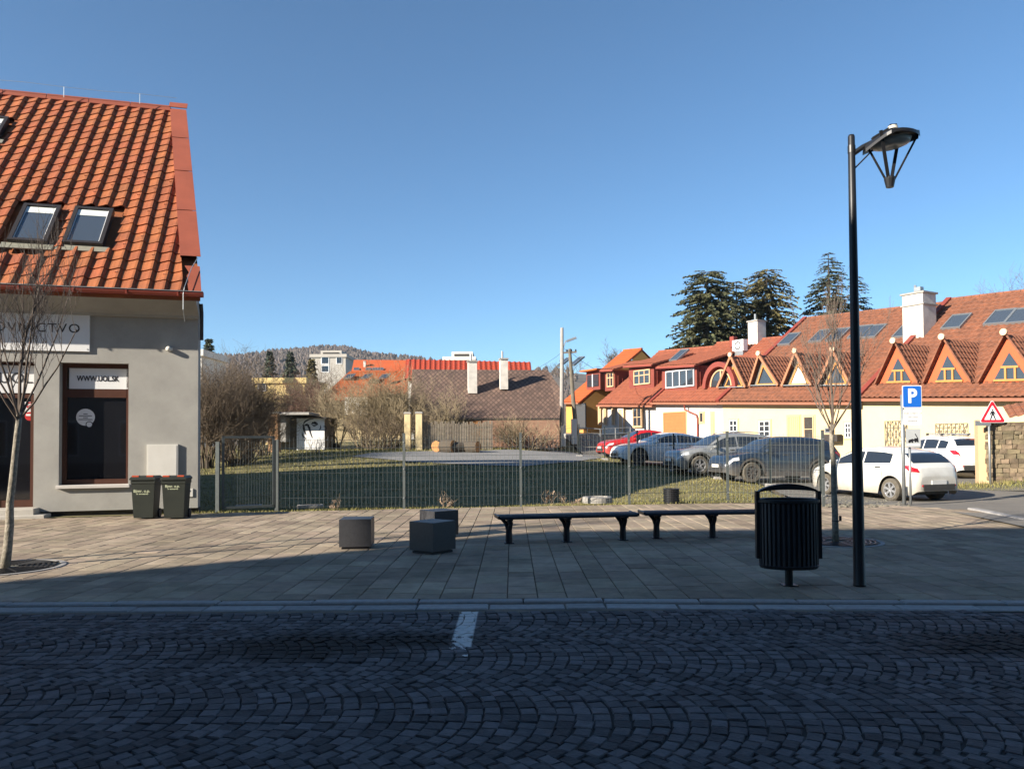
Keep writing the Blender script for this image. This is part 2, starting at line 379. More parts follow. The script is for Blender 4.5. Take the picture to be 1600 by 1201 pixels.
# ------------------------------------------------------------------ paving: rows of slabs square to the kerb
pave = struct(MB().add([(-16, 7.6, -.03), (9, 7.1, -.03), (8.75, 8.4, -.03), (10.28, 17.2, -.03)] + [(a, b, -.03) for a, b in reversed(BACK[1:9])] + [(-16, 15.2, -.03)],
    [tuple(range(13))]), 'pavement', 'joint_sand', 'pavement of brown stone slabs laid in rows square to the kerb', fix=False)
for p in pave.data.polygons:
    if p.normal.z < 0: pave.data.flip_normals(); break
rs = random.Random(3)
slabs = []
x = -15.9
widths = [.29, .31, .27, .33, .30, .36]
while x < 12:
    wd = rs.choice(widths); y = kerb_y(x+wd/2)+.165 + 0.0
    ymax = min(back_y(x), back_y(x+wd))-.02
    first = True
    while y < ymax-.08:
        L = rs.choice((.28, .36, .45, .52, .6)) * (rs.uniform(.4, 1) if first else 1); first = False
        y2 = min(y+L, ymax)
        if ymax-y2 < .12: y2 = ymax
        if x+wd < right_x((y+y2)/2): slabs.append((x+wd/2, (y+y2)/2, wd-.009, y2-y-.008))
        y = y2
    x += wd
def slab_geo(mb, w_, l_, c=(0, 0, 0), tilt=(0, 0)):
    b = .006; x, y = w_/2, l_/2; cx, cy, cz = c; vs = []
    for zz, q in ((-.05, 0), (-b, 0), (0, b)):
        for i, j in ((-1, -1), (1, -1), (1, 1), (-1, 1)):
            a, d = (x-q)*i, (y-q)*j; vs.append((cx+a, cy+d, cz+zz+a*tilt[0]+d*tilt[1]))
    mb.add(vs, [(8, 9, 10, 11)] + [(4+k, 4+(k+1) % 4, 8+(k+1) % 4, 8+k) for k in range(4)] + [(k, (k+1) % 4, 4+(k+1) % 4, 4+k) for k in range(4)])
def in_view(x, y, z=0.0, m=0):
    v = CM.transposed() @ (Vector((x, y, z))-CAM)
    if v.z > -.1: return False
    u, q = CX+FPX*v.x/-v.z, CY-FPX*v.y/-v.z
    return -m < u < 1600+m and -m < q < 1201+m
order = sorted(range(len(slabs)), key=lambda i: (not in_view(slabs[i][0], slabs[i][1]), -slabs[i][2]*slabs[i][3]/slabs[i][1]**3))
single = set(order[:300]); rest = MB(); cache = {}
for i, (cx, cy, w_, l_) in enumerate(slabs):
    tl = (rs.gauss(0, .004), rs.gauss(0, .004)); dz = rs.gauss(0, .0016)
    if i in single:
        key = (round(w_, 2), round(l_, 2))
        if key not in cache:
            b_ = MB(); slab_geo(b_, w_, l_); cache[key] = b_.mesh('slab', 'slab')
        inst('slab', cache[key], pave, Matrix.Translation((cx, cy, dz)) @ Matrix.Rotation(tl[0], 4, 'Y') @ Matrix.Rotation(tl[1], 4, 'X') @ Matrix.Diagonal((w_/key[0], l_/key[1], 1, 1)))
    else: slab_geo(rest, w_, l_, (cx, cy, dz), tl)
rest.build('slab_field', 'slab', pave, fix=False, kind='stuff')
# ------------------------------------------------------------------ kerb and gutter
kerb = struct(MB().add([(-16, 7.64, -.12), (.9, 7.64, -.12), (14, 6.83, -.12), (14, 6.98, -.012), (.9, 7.79, -.012), (-16, 7.79, -.012)], [(0, 1, 4, 5), (1, 2, 3, 4)]), 'kerb', 'joint', 'granite kerb along the cobbled road')
gut = struct(MB().add([(-16, 7.42, -.04), (.9, 7.42, -.04), (14, 6.61, -.04), (14, 6.83, -.04), (.9, 7.64, -.04), (-16, 7.64, -.04)], [(0, 1, 4, 5), (1, 2, 3, 4)]), 'gutter', 'joint', 'flat granite gutter stones between kerb and setts', fix=False)
def stone_row(parent, name, y0, wd, z, h, lens):
    for (ax, bx, sl) in ((-15.9, .9, 0.0), (.9, 13.5, -.062)):
        x = ax
        while x < bx-.05:
            L = min(rs.choice(lens), bx-x)
            a = math.atan(sl); c = Vector((x+L/2, (7.66 if sl == 0 else 7.66+sl*(x+L/2-.9))+y0, z))
            b_ = MB(); b_.bbox((0, 0, -h/2), (L-.012, wd-.006, h), .012)
            o = bpy.data.objects.new(name, b_.mesh(name, 'kerb_granite')); COL.objects.link(o); o.parent = parent
            o.matrix_local = Matrix.Translation(c + Vector((0, 0, rs.gauss(0, .0025)))) @ Matrix.Rotation(a+rs.gauss(0, .002), 4, 'Z')
            x += L
stone_row(kerb, 'kerb_stone', .075, .15, .004, .14, (.95, 1.0, 1.05))
stone_row(gut, 'gutter_stone', -.115, .215, -.020, .06, (.62, .7, .75))
skb = struct(MB().add([(8.9, 8.0, -.03), (9.05, 8.0, -.03), (10.5, 17.2, -.03), (10.35, 17.2, -.03)], [(0, 1, 2, 3)]), 'side_kerb', 'joint', 'flush pale kerb where the pavement meets the side road', fix=False)
for k in range(11):
    y = 7.9+k*.86; a = Vector((10.36-.175*(17.2-y), y, 0)); b = Vector((10.36-.175*(17.2-y-.85), y+.85, 0)); d = (b-a).normalized(); b_ = MB(); b_.bbox(((a+b)/2)+Vector((-.03, 0, -.018)), ((b-a).length-.012, .2, .1), .012, (d, Vector((-d.y, d.x, 0)), Z)); o = b_.build('kerb_stone', 'kerb_granite', skb)
# ------------------------------------------------------------------ road of small setts laid in arcs
road = struct(MB().add([(-16, -7, -.036), (14, -7, -.036), (14, 6.63, -.036), (.9, 7.44, -.036), (-16, 7.44, -.036)], [(0, 1, 2, 3, 4)]), 'road', 'joint', 'road of small dark stone setts laid in arcs', fix=False)
setts = []
BW = 1.22; yb = 7.62 - 6*BW
for band in range(6):
    yc = yb + BW*(band+.5); sg = 1
    off = rs.uniform(0, .1); j = 0
    for j in range(135):
        x0 = -7.0 + j*.107 + off
        n = 12
        for k in range(n):
            t = (k+.5)/n*2-1
            AM = R(44); th = t*AM; rr = BW/2/math.sin(AM)
            px_ = x0 + rr*(math.cos(th)-math.cos(AM)) + .03*mnoise.noise((x0*.7, yc, t*.8)); py_ = yc + rr*math.sin(th)
            if py_ > kerb_y(px_)-.27: continue
            setts.append((px_+rs.gauss(0, .004), py_+rs.gauss(0, .004), th + rs.gauss(0, .05), .107*math.cos(th)*rs.uniform(.85, .985), rr*2*AM/n*rs.uniform(.86, .98), rs.gauss(0, .002)))
mesh_sett = []
for k in range(6):
    b_ = MB(); b_.bbox((0, 0, -.02), (1, 1, .06), .0)
    b_ = MB(); vs = []
    q = .1
    for zz, e in ((-.035, .5), (-.005, .5), (.0025, .44)):
        for i, j in ((-1, -1), (1, -1), (1, 1), (-1, 1)): vs.append((e*i + rs.gauss(0, .02), e*j + rs.gauss(0, .02), zz + rs.gauss(0, .0008)))
    b_.add(vs, [(8, 9, 10, 11)] + [(4+m, 4+(m+1) % 4, 8+(m+1) % 4, 8+m) for m in range(4)] + [(m, (m+1) % 4, 4+(m+1) % 4, 4+m) for m in range(4)])
    mesh_sett.append(b_)
order = sorted(range(len(setts)), key=lambda i: (not in_view(setts[i][0], setts[i][1], -.05), setts[i][1]))
single = set(order[:300]); rest = MB(); shared = [b_.mesh('sett', 'sett') for b_ in mesh_sett]
for i, (cx, cy, th, a, b, dz) in enumerate(setts):
    k = rs.randrange(6); M = Matrix.Translation((cx, cy, -.025+dz)) @ Matrix.Rotation(th, 4, 'Z') @ Matrix.Rotation(rs.gauss(0, .015), 4, 'X') @ Matrix.Diagonal((a, b, 1, 1))
    if i in single: inst('sett', shared[k], road, M)
    else: rest.add([M @ Vector(v) for v in mesh_sett[k].v], mesh_sett[k].f)
rest.build('sett_field', 'sett', road, fix=False, kind='stuff')
# ------------------------------------------------------------------ grey office house on the left
mat('terracotta', (.35, .098, .030), (.18, .058, .025), 2.6, .85, .35, 30, var=.10, detail=9, contrast=.8)
mat('terracotta_flash', (.31, .082, .046), (.23, .062, .036), 1.3, .7, spec=.3, detail=8)
mat('peach_clay', (.55, .27, .18), None, 4, .7)
mat('gutter_red', (.22, .04, .022), (.17, .03, .018), 4, .45)
mat('render_grey', (.355, .345, .315), (.295, .285, .262), 1.6, .92, .3, 90, contrast=.9, detail=8, extra=grime(.86, 1.04, .7, 8))
mat('render_light', (.52, .49, .45), (.46, .43, .40), 2, .9, .2, 60)
mat('plinth_dark', (.05, .045, .04), (.035, .03, .028), 6, .9)
mat('brown_frame', (.075, .028, .016), (.06, .022, .013), 8, .45)
mat('black_frame', (.018, .016, .016), (.012, .011, .011), 8, .45)
mat('white_board', (.70, .70, .70), (.66, .66, .66), 2, .5)
mat('ink', (.012, .012, .016), None, 2, .6)
mat('ink_red', (.45, .02, .02), None, 2, .5)
mat('white_plastic', (.62, .60, .55), (.55, .53, .48), 3, .5)
mat('stone_step', (.45, .42, .37), (.36, .34, .30), 5, .9, .2, 50)
mat('skylight_frame', (.035, .030, .028), (.028, .024, .022), 6, .45)
mat('blind', (.62, .64, .60), None, 2, .7)
mat('zinc', (.30, .28, .22), (.22, .22, .17), 5, .6, metal=.2)
glass('window_dark', (.010, .010, .012), .06)
glass('sky_glass', (.055, .07, .09), .03)
FA = R(15); Fd = Vector((math.cos(FA), math.sin(FA), 0)); Nn = Vector((-math.sin(FA), math.cos(FA), 0)); Ld = -Fd
E0 = at(316, 459, 17.3); EZ = E0.z
PR = R(47); Vd = Nn*math.cos(PR)+Z*math.sin(PR); RN = Vd.cross(Ld).normalized()
if RN.z < 0: RN = -RN
def roof_uv(px, py):
    p = hitp(px, py, E0, RN) - E0; return p.dot(Ld), p.dot(Vd)
def RP(u, v, h=0.0): return E0 + Ld*u + Vd*v + RN*h
vt = roof_uv(268, 174)[1]; ROWS = 24; RH = vt/ROWS; CW = .335
u_b, v_b = roof_uv(287, 452); u_t, v_t = roof_uv(267.5, 176)
def verge_u(v): return u_b + (u_t-u_b)*(v-v_b)/(v_t-v_b)
W0 = hitp(309.3, 700, E0+Nn*.78, Nn); W0.z = 0          # wall corner on the ground
hs_ = thing('office_house', 'grey rendered house with steep orange tiled roof and shop window', 'house', (W0.x, W0.y, 0))
ROOFL = 12.5
# --- roof deck, back slope and gable
deck = MB(); RUN = vt*math.cos(PR)
A_, B_ = RP(verge_u(0)-.34, 0, -.06), RP(verge_u(vt)-.34, vt, -.06); C_, D_ = RP(ROOFL, vt, -.06), RP(ROOFL, 0, -.06)
deck.quad(A_, B_, C_, D_)
Bb, Cb = B_ + Nn*RUN*2 - Fd*2.4, C_ + Nn*RUN*2; Bb.z = Cb.z = EZ
back1 = B_ + Nn*RUN - Fd*1.4; back1.z = EZ; back2 = C_ + Nn*RUN; back2.z = EZ
deck.quad(B_, C_, back2, back1)
deck.quad(A_ - Z*.12, D_ - Z*.12, D_, A_)
roof = deck.build('roof', 'terracotta', hs_)
# --- tiles
NU = 6
def tile_pts(u0, v0, wd, hh, rs_=None):
    """S-shaped clay tile: pan then roll; lower edge lifted over the row below"""
    prof = [(-.03, .004), (.05, .046), (.14, .064), (.28, .060), (.5, .030), (.75, .006), (1.0, .004)]
    top = [(a*wd, b) for a, b in prof]; vs = []
    for vv, lift in ((-.045, .036), (hh, .004)):
        for a, b in top: vs.append((a, vv, b+lift))
    n = len(top); fs = [(k, k+1, n+k+1, n+k) for k in range(n-1)]
    for a, b in top: vs.append((a, -.045, b+.012))
    fs += [(2*n+k, 2*n+k+1, k+1, k) for k in range(n-1)]
    return vs, fs
tvs, tfs = tile_pts(0, 0, CW, RH)
tile_mb = MB().add([(-a, b, c) for a, b, c in tvs], [tuple(reversed(f)) for f in tfs])     # u runs to the left: mirror x
FR = frame(Vector((0, 0, 0)), -Ld, Vd, RN)
# skylights in roof coordinates (u range, v range)
def sky_rect(tl, tr, bl, br):
    a = [roof_uv(*q) for q in (tl, tr, bl, br)]
    return (a[1][0]+a[3][0])/2, (a[0][0]+a[2][0])/2, (a[2][1]+a[3][1])/2, (a[0][1]+a[1][1])/2
SKY = [sky_rect((122, 332), (181, 334), (96, 387), (161, 390)), sky_rect((42, 327), (99, 330), (12, 383), (75, 387))]
u1_, v1_ = roof_uv(17, 193); u2_, v2_ = roof_uv(0, 222)
SKY.append((u1_+.02, u1_+.85, v2_, v1_+.05))
tiles = []; ncol = int(ROOFL/CW)
rs = random.Random(11)
uoff = verge_u(0) - CW*.9 - .02
for c in range(ncol):
    for r_ in range(ROWS):
        u0 = uoff + c*CW; v0 = r_*RH     # tile spans u0..u0+CW
        um, vm = u0+CW/2, v0+RH/2
        if u0+CW < min(verge_u(v0), verge_u(v0+RH)): continue
        skip = False
        for (a, b, d, e) in SKY:
            if a-.12 < um < b+.12 and d-.22 < vm < e+.12: skip = True
        if skip: continue
        tiles.append((u0, v0))
def tile_M(u0, v0):
    p = RP(u0, v0, .02 + rs.gauss(0, .002)); m = FR.copy()
    for k in range(3): m[k][3] = p[k]
    return m @ Matrix.Rotation(rs.gauss(0, .006), 4, 'Z') @ Matrix.Rotation(rs.gauss(0, .006), 4, 'X')
sh = tile_mb.mesh('roof_tile', 'terracotta'); restm = MB(); cutm = []
seen = sorted([t for t in tiles], key=lambda t: (not in_view(*RP(t[0]+CW/2, t[1]+RH/2)), t[1]))
full = [t for t in seen if t[0] >= max(verge_u(t[1]-.05), verge_u(t[1]+RH))]
parts_t = set(full[:300])
pn = (RP(verge_u(vt), vt)-RP(verge_u(0), 0)).cross(RN).normalized()
for t in tiles:
    M = tile_M(*t)
    if t in parts_t: inst('roof_tile', sh, roof, M)
    elif t in full: restm.add([M @ Vector(v) for v in tile_mb.v], tile_mb.f)
    else:
        me = sh.copy(); me.transform(M); bm = bmesh.new(); bm.from_mesh(me)
        nrm = pn if (RP(5, 1)-RP(verge_u(1), 1)).dot(pn) > 0 else -pn
        bmesh.ops.bisect_plane(bm, geom=bm.verts[:]+bm.edges[:]+bm.faces[:], plane_co=RP(verge_u(0), 0), plane_no=nrm, clear_inner=True)
        bm.verts.index_update()
        if len(bm.faces): restm.add([v.co.copy() for v in bm.verts], [[v.index for v in f.verts] for f in bm.faces])
        bm.free()
restm.build('tile_field', 'terracotta', roof, fix=False, kind='stuff')
g = MB()                                    # snow guards: little clay noses
for (u0, v0) in tiles:
    r_ = round(v0/RH); c = round((u0-uoff)/CW)
    if 1 <= r_ <= 13 and (c + r_*1) % 3 == 0 and u0 > verge_u(v0)+.02 and r_ != 2:
        p = RP(u0+CW*.30, v0+RH*.45, .045)
        g.add([p-Ld*.03, p+Ld*.03, p+Ld*.028+RN*.075-Vd*.012, p-Ld*.028+RN*.075-Vd*.012, p+Vd*.12], [(0, 1, 2, 3), (1, 4, 2), (0, 3, 4), (3, 2, 4)])
g.build('snow_guards', 'peach_clay', roof, kind='stuff')
# --- ridge cap, verge flashing panels
rb = MB()
k = 0
for i in range(11):
    a, b = verge_u(vt)+i*1.1, verge_u(vt)+(i+1)*1.1-.015
    rb = MB(); q = .16
    rb.add([RP(a, vt-q, .10), RP(b, vt-q, .10), RP(b, vt, .17), RP(a, vt, .17)], [(0, 1, 2, 3)])
    bk = Nn*.16-Z*.14
    rb.add([RP(a, vt, .17), RP(b, vt, .17), RP(b, vt, .17)+bk, RP(a, vt, .17)+bk], [(0, 1, 2, 3)])
    rb.add([RP(a, vt-q, .10), RP(b, vt-q, .10), RP(b, vt-q, .02), RP(a, vt-q, .02)], [(0, 1, 2, 3)])
    rb.build('ridge_cap', 'terracotta_flash', roof)
def vv(py): return roof_uv(275, py)[1]
cuts = [173, 220, 272, 344, 407]
cuts = [176, 221, 272.5, 334, 406]
for a, b in zip(cuts, cuts[1:]):
    v0, v1 = vv(b)+.006, vv(a)-.006
    fl = MB(); hgt = .13
    q = [RP(verge_u(v0)+.02, v0, hgt), RP(verge_u(v0)-.43, v0, hgt), RP(verge_u(v1)-.43, v1, hgt-.012), RP(verge_u(v1)+.02, v1, hgt-.012)]
    fl.prism(q, -RN*.012)
    fl.add([q[0], q[3], q[3]-RN*.11, q[0]-RN*.11], [(0, 1, 2, 3)]); fl.add([q[1], q[2], q[2]-RN*.2, q[1]-RN*.2], [(0, 1, 2, 3)])
    fl.build('verge_flashing', 'terracotta_flash', roof)
fl = MB(); v0, v1 = vv(459)+.0, vv(417)
fl.prism([RP(verge_u(v0)-.10, v0, .05), RP(verge_u(v0)-.37, v0, .05), RP(verge_u(v1)-.39, v1, .05), RP(verge_u(v1)-.06, v1, .05), RP(verge_u(v1)-.18, v1-.25, .05), RP(verge_u(v1)-.14, v1-.4, .05)], -RN*.02)
fl.build('verge_flashing', 'terracotta_flash', roof)
fl = MB(); v0, v1 = vv(176), vv(169); fl.prism([RP(verge_u(v0)+.05, v0+.02, .16), RP(verge_u(v0)-.45, v0+.02, .16), RP(verge_u(v0)-.45, v0+.30, .17), RP(verge_u(v0)+.05, v0+.30, .17)], -RN*.02); fl.build('verge_cap', 'terracotta_flash', roof)
# lightning wire on the ridge
wr = MB(); pts = [RP(verge_u(vt)-.2+i*1.0, vt, .42 + .02*math.sin(i*2)) for i in range(12)]
wr.path(pts, .006, 4)
for p in pts[1::2]: wr.tube(p, p-Z*.3, .008, .008, 4)
wr.path([RP(verge_u(0)-.2, vv(410), .16), RP(verge_u(0)-.1, vv(425), .14), RP(verge_u(0)-.02, .02, .14), RP(verge_u(0), -.1, .05), RP(verge_u(0), -.1, .05)-Z*.35, RP(verge_u(0), .1, -.1)-Z*.62], .009, 5)
wr.build('lightning_wire', 'galv', roof)
# --- skylights
for n, (a, b, d, e) in enumerate(SKY):
    c = RP((a+b)/2, (d+e)/2, .09); W_, H_ = b-a, e-d; f_ = .085
    fr = MB(); ax = (Ld, Vd, RN)
    for (cu, cv, su, sv) in ((0, H_/2-f_/2, W_, f_), (0, -H_/2+f_/2, W_, f_), (W_/2-f_/2, 0, f_, H_-2*f_), (-W_/2+f_/2, 0, f_, H_-2*f_)):
        fr.box(c + Ld*cu + Vd*cv, (su, sv, .16), ax)
    o = fr.build('skylight', 'skylight_frame', roof)
    gl = MB().box(c + RN*.03, (W_-2*f_-.01, H_-2*f_-.01, .012), ax).build('pane', 'sky_glass', o)
    bl = MB().box(c + Vd*(H_*.5-f_-.14) + RN*.042, (W_-2*f_-.05, .24, .006), ax).build('blind', 'blind', o)
    tr = MB()
    for (cu, cv, su, sv) in ((0, -H_/2+f_+.012, W_-2*f_, .018), (-W_/2+f_+.012, 0, .018, H_-2*f_-.04), (W_/2-f_-.012, 0, .018, H_-2*f_-.04)): tr.box(c+Ld*cu+Vd*cv+RN*.05, (su, sv, .012), ax)
    tr.build('trim', 'white_board', o)
    MB().box(c - Vd*(H_/2+.10) - RN*.02, (W_+.25, .2, .03), ax).build('apron', 'zinc', o)
# --- gutter, cornice
gt = MB(); P0, P1 = E0 - Nn*.03 + Z*.0 + Fd*.03, E0 - Nn*.03 + Ld*ROOFL
pr = [(-.07, .03), (-.075, -.02), (-.045, -.075), (.02, -.09), (.075, -.06), (.08, .02)]
gt.add([P + Nn*a + Z*b for P in (P0, P1) for a, b in pr], [(k, k+1, 7+k, 6+k) for k in range(5)] + [(0, 1, 2, 3, 4, 5)])
for i in range(12): gt.box(E0 - Nn*.105 + Ld*(.5+i*1.05) - Z*.03, (.03, .02, .11), (Fd, Nn, Z))
gt.build('gutter', 'gutter_red', hs_)
MB().bar(P0 - Nn*.085 + Z*.03, P1 - Nn*.085 + Z*.03, .02, .015).build('gutter_lip', 'galv', hs_)
cz = EZ
def FP(s, z, out=0.0): return Vector((W0.x, W0.y, 0)) + Ld*s + Z*z - Nn*out      # facade point: s metres left of the corner
co_ = MB()
prof = [(0, cz-.46), (.07, cz-.46), (.09, cz-.40), (.16, cz-.34), (.60, cz-.13), (.70, cz-.08), (0, cz-.05)]
co_.add([FP(s, z, o_) for s in (-.02, ROOFL-.2) for o_, z in prof], [(k, (k+1) % 7, 7+(k+1) % 7, 7+k) for k in range(7)] + [tuple(range(7)), tuple(range(13, 6, -1))])
co_.build('cornice', 'render_grey', hs_)
# --- wall with its openings
def fsz(px, py):
    p = hitp(px, py, W0, Nn); return (p-W0).dot(Ld), p.z
wl, wt_ = fsz(93, 566); wr_, wb = fsz(200, 757); dr, dt = fsz(53.5, 565); _, db = fsz(54, 788)
dl = dr+1.35; wz0 = .10
wall = MB(); TH = .42
def wbox(s0, s1, z0, z1, m=wall): m.box(FP((s0+s1)/2, (z0+z1)/2, -TH/2), (abs(s1-s0), TH, z1-z0), (Fd, Nn, Z))
wbox(0, wr_, wz0, cz-.05); wbox(wr_, wl, wt_, cz-.05); wbox(wr_, wl, wz0, wb); wbox(wl, dr, wz0, cz-.05); wbox(dr, dl, dt, cz-.05); wbox(dl, ROOFL-.3, wz0, cz-.05)
wall.build('wall', 'render_grey', hs_)
gw = MB(); q = [FP(0.012, .02, -.3), FP(.0, .02, -.3) + Nn*9.5 - Fd*4.5, FP(ROOFL-.3, .02, -9.8), FP(ROOFL-.3, .02, -.3)]
top = cz-.06
gw.quad(q[0], q[1], q[1]+Z*top, q[0]+Z*top); gw.quad(q[1], q[2], q[2]+Z*top, q[1]+Z*top); gw.quad(q[2], q[3], q[3]+Z*top, q[2]+Z*top)
ap = (RP(verge_u(vt)-.2, vt, -.12)); gw.poly([q[0]+Z*top, q[1]+Z*top, ap]); gw.poly([q[3]+Z*top, q[2]+Z*top, C_-Z*.1])
gw.build('gable_wall', 'render_grey', hs_, fix=False)
pl = MB(); pl.box(FP((ROOFL-.3)/2, .05, -TH/2-.05), (ROOFL-.3, TH-.06, .14), (Fd, Nn, Z)); pl.build('plinth', 'plinth_dark', hs_)
# back of the rooms: dark interior
MB().box(FP((wr_+dl)/2, 1.5, -2.2), (dl-wr_+1, .1, 3.0), (Fd, Nn, Z)).build('inner_wall', 'plinth_dark', hs_)
# --- shop window
wm = (wl+wr_)/2; WW = wl-wr_; WH = wt_-wb
win = MB(); dp = -.27
def fbox(m, s0, s1, z0, z1, out, th): m.box(FP((s0+s1)/2, (z0+z1)/2, out), (abs(s1-s0), th, abs(z1-z0)), (Fd, Nn, Z))
tz0 = fsz(150, 620)[1]; tz1 = fsz(150, 607)[1]
fbox(win, wr_, wr_+.09, wb+.02, wt_, dp, .09); fbox(win, wl-.09, wl, wb+.02, wt_, dp, .09); fbox(win, wr_+.09, wl-.09, wt_-.10, wt_, dp, .09); fbox(win, wr_+.09, wl-.09, wb+.02, wb+.13, dp, .09); fbox(win, wr_+.09, wl-.09, tz0, tz1, dp, .10)
wo = win.build('shop_window', 'brown_frame', hs_)
g2 = MB(); fbox(g2, wr_+.085, wl-.085, wb+.12, tz0+.01, dp-.02, .012); g2.build('pane', 'window_dark', wo)
si = MB(); si.bbox(FP(wm, wb-.02, .03-.15), (WW+.08, .42, .07), .01, (Fd, Nn, Z)); si.build('sill', 'render_light', hs_)
# --- door
do = MB(); fbox(do, dr, dr+.13, .2, dt-.72, dp, .1); fbox(do, dr+.13, dl, dt-.80, dt-.70, dp, .1); fbox(do, dr+.13, dl, .2, .36, dp, .1); fbox(do, dr, dl, dt-.06, dt, dp, .08)
dob = do.build('door', 'brown_frame', hs_)
g2 = MB(); fbox(g2, dr+.12, dl, .35, dt-.79, dp-.02, .012); g2.build('pane', 'window_dark', dob)
st = MB(); st.bbox(FP(dr+.6, .10, .02), (1.45, .75, .20), .015, (Fd, Nn, Z)); st.bbox(FP(dr+.5, .03, .3), (1.75, .5, .08), .012, (Fd, Nn, Z)); st.build('doorstep', 'stone_step', hs_)
# --- things on the facade
def board(name, label, cat, s0, s1, z0, z1, out, th=.03, m='white_board'):
    p = FP((s0+s1)/2, z0, out); t = thing(name, label, cat, (p.x, p.y, p.z))
    b_ = MB(); b_.box(FP((s0+s1)/2, (z0+z1)/2, out), (abs(s1-s0), th, z1-z0), (Fd, Nn, Z)); b_.build('board', m, t); return t
def fM(s, z, out): return frame(FP(s, z, out), Fd, Z, -Nn)
s0, z1 = fsz(141, 481); _, z0 = fsz(141, 549.5)
t = board('sign_board', 'long white fascia board with thin black capitals above the shop window', 'sign', s0, s0+4.4, z0, z1, .025, .05)
sR, zR = fsz(126.5, 514.5)
tx = text('ÚČTOVNÍCTVO', .285, fM(sR, zR, .0525), t, 'ink', align='RIGHT', spacing=1.16, fit=2.38)
for (s_, z_) in ((s0+.04, z0+.05), (s0+.04, z1-.05)): MB().box(FP(s_, z_, .053), (.02, .01, .02), (Fd, Nn, Z)).build('fixing', 'galv', t)
a0, b0 = fsz(103.5, 606); a1, b1 = fsz(197, 575)
t = board('web_address_panel', 'white panel with bold black web address at top of shop window', 'sign', a1, a0, b0, b1, dp+.035, .02)
cs, cz_ = fsz(149, 590.5)
text('WWW.UOL.SK', .17, fM(cs, cz_, dp+.05), t, 'ink', bold=.004, fit=.88)
a1, b1 = fsz(54, 572); _, b0 = fsz(54, 611)
t = board('door_panel', 'white panel with large dark letters above the shop door', 'sign', dr+.02, dl, dt-.69, dt-.07, dp+.06, .02)
cs, cz_ = fsz(18, 590); text('UOL', .34, fM(cs-.02, cz_, dp+.075), t, 'ink')
# stickers on the glass
p = FP(*fsz(40, 635), dp+.0); t = thing('notice_sticker', 'small white notice with red ring on the shop door glass', 'sticker', tuple(p))
cs, cz_ = fsz(40, 635); fx = MB(); fbox(fx, cs-.1, cs+.1, cz_-.12, cz_+.12, dp+.0, .006); fx.build('paper', 'white_board', t)
ax = (Fd, Z, -Nn)
MB().lathe([(.05, 0), (.05, .004), (.075, .004), (.075, 0)], FP(cs, cz_+.04, dp+.005), 20, ax, close=True).build('ring', 'ink_red', t)
MB().bar(FP(cs-.05, cz_+.08, dp+.006), FP(cs+.05, cz_, dp+.006), .012, .006, -Nn).build('stroke', 'ink_red', t)
cs, cz_ = fsz(40, 649.5); p = FP(cs, cz_, dp); t = thing('round_sticker', 'round red and white sticker below the notice on the door', 'sticker', tuple(p))
MB().lathe([(.1, 0), (.1, .004)], FP(cs, cz_, dp+.0), 24, ax).build('disc', 'ink_red', t)
MB().box(FP(cs, cz_+.03, dp+.007), (.15, .006, .045), (Fd, Nn, Z)).build('band', 'white_board', t)
cs, cz_ = fsz(128.5, 651); p = FP(cs, cz_, dp); t = thing('speech_bubble_sticker', 'pale round speech bubble sticker on the dark shop window', 'sticker', tuple(p))
MB().lathe([(.195, 0), (.195, .004)], FP(cs, cz_, dp+.0), 32, ax).build('bubble', 'white_board', t)
c2, z2 = fsz(134.5, 662.5)
MB().lathe([(.058, 0), (.058, .004), (.075, .004), (.075, 0)], FP(c2, z2, dp+.006), 24, ax, close=True).build('ring', 'ink', t)
MB().lathe([(.06, 0), (.06, .003)], FP(c2, z2, dp+.0055), 24, ax).build('small_bubble', 'white_board', t)
ln = MB()
for i, w_ in enumerate((.09, .27, .1, .29)): ln.box(FP(cs-.0, cz_+.075-i*.043, dp+.0055), (w_, .002, .016), (Fd, Nn, Z))
ln.build('print', 'ink', t)
# meter box, lamp, vent plate
a0, b1 = fsz(230, 694); a1, b0 = fsz(278.5, 752)
t = board('meter_box', 'cream metal meter box on the grey wall above the bins', 'meter box', a1, a0, b0, b1, .03, .06, 'white_plastic')
MB().box(FP((a0+a1)/2, (b0+b1)/2, .0635), (a0-a1-.06, .008, b1-b0-.06), (Fd, Nn, Z)).build('lid', 'white_plastic', t)
cs, cz_ = fsz(264.5, 545.5); t = thing('wall_lamp', 'small white round lamp high on the grey wall', 'lamp', tuple(FP(cs, cz_, 0)))
MB().lathe([(.05, 0), (.06, .03), (.06, .10), (.045, .13), (.01, .14)], FP(cs, cz_, 0), 16, ax).build('housing', 'white_plastic', t, smooth=True)
MB().box(FP(cs, cz_, .02), (.15, .04, .07), (Fd, Nn, Z)).build('bracket', 'white_plastic', t)
cs, cz_ = fsz(295, 769.5); t = thing('socket_plate', 'small grey square socket plate low on the wall beside the bins', 'plate', tuple(FP(cs, cz_, 0)))
MB().bbox(FP(cs, cz_, .012), (.19, .19, .03), .006, (Fd, Z, -Nn)).build('plate', 'white_plastic', t); MB().box(FP(cs, cz_+.04, .029), (.08, .006, .03), (Fd, Nn, Z)).build('slot', 'ink', t)
dp_ = MB(); dp_.path([FP(-.06, cz-.1, .02), FP(-.07, cz-.3, -.02), FP(-.07, cz-.95, -.02)], .045, 8); dp_.build('downpipe_stub', 'plinth_dark', hs_)
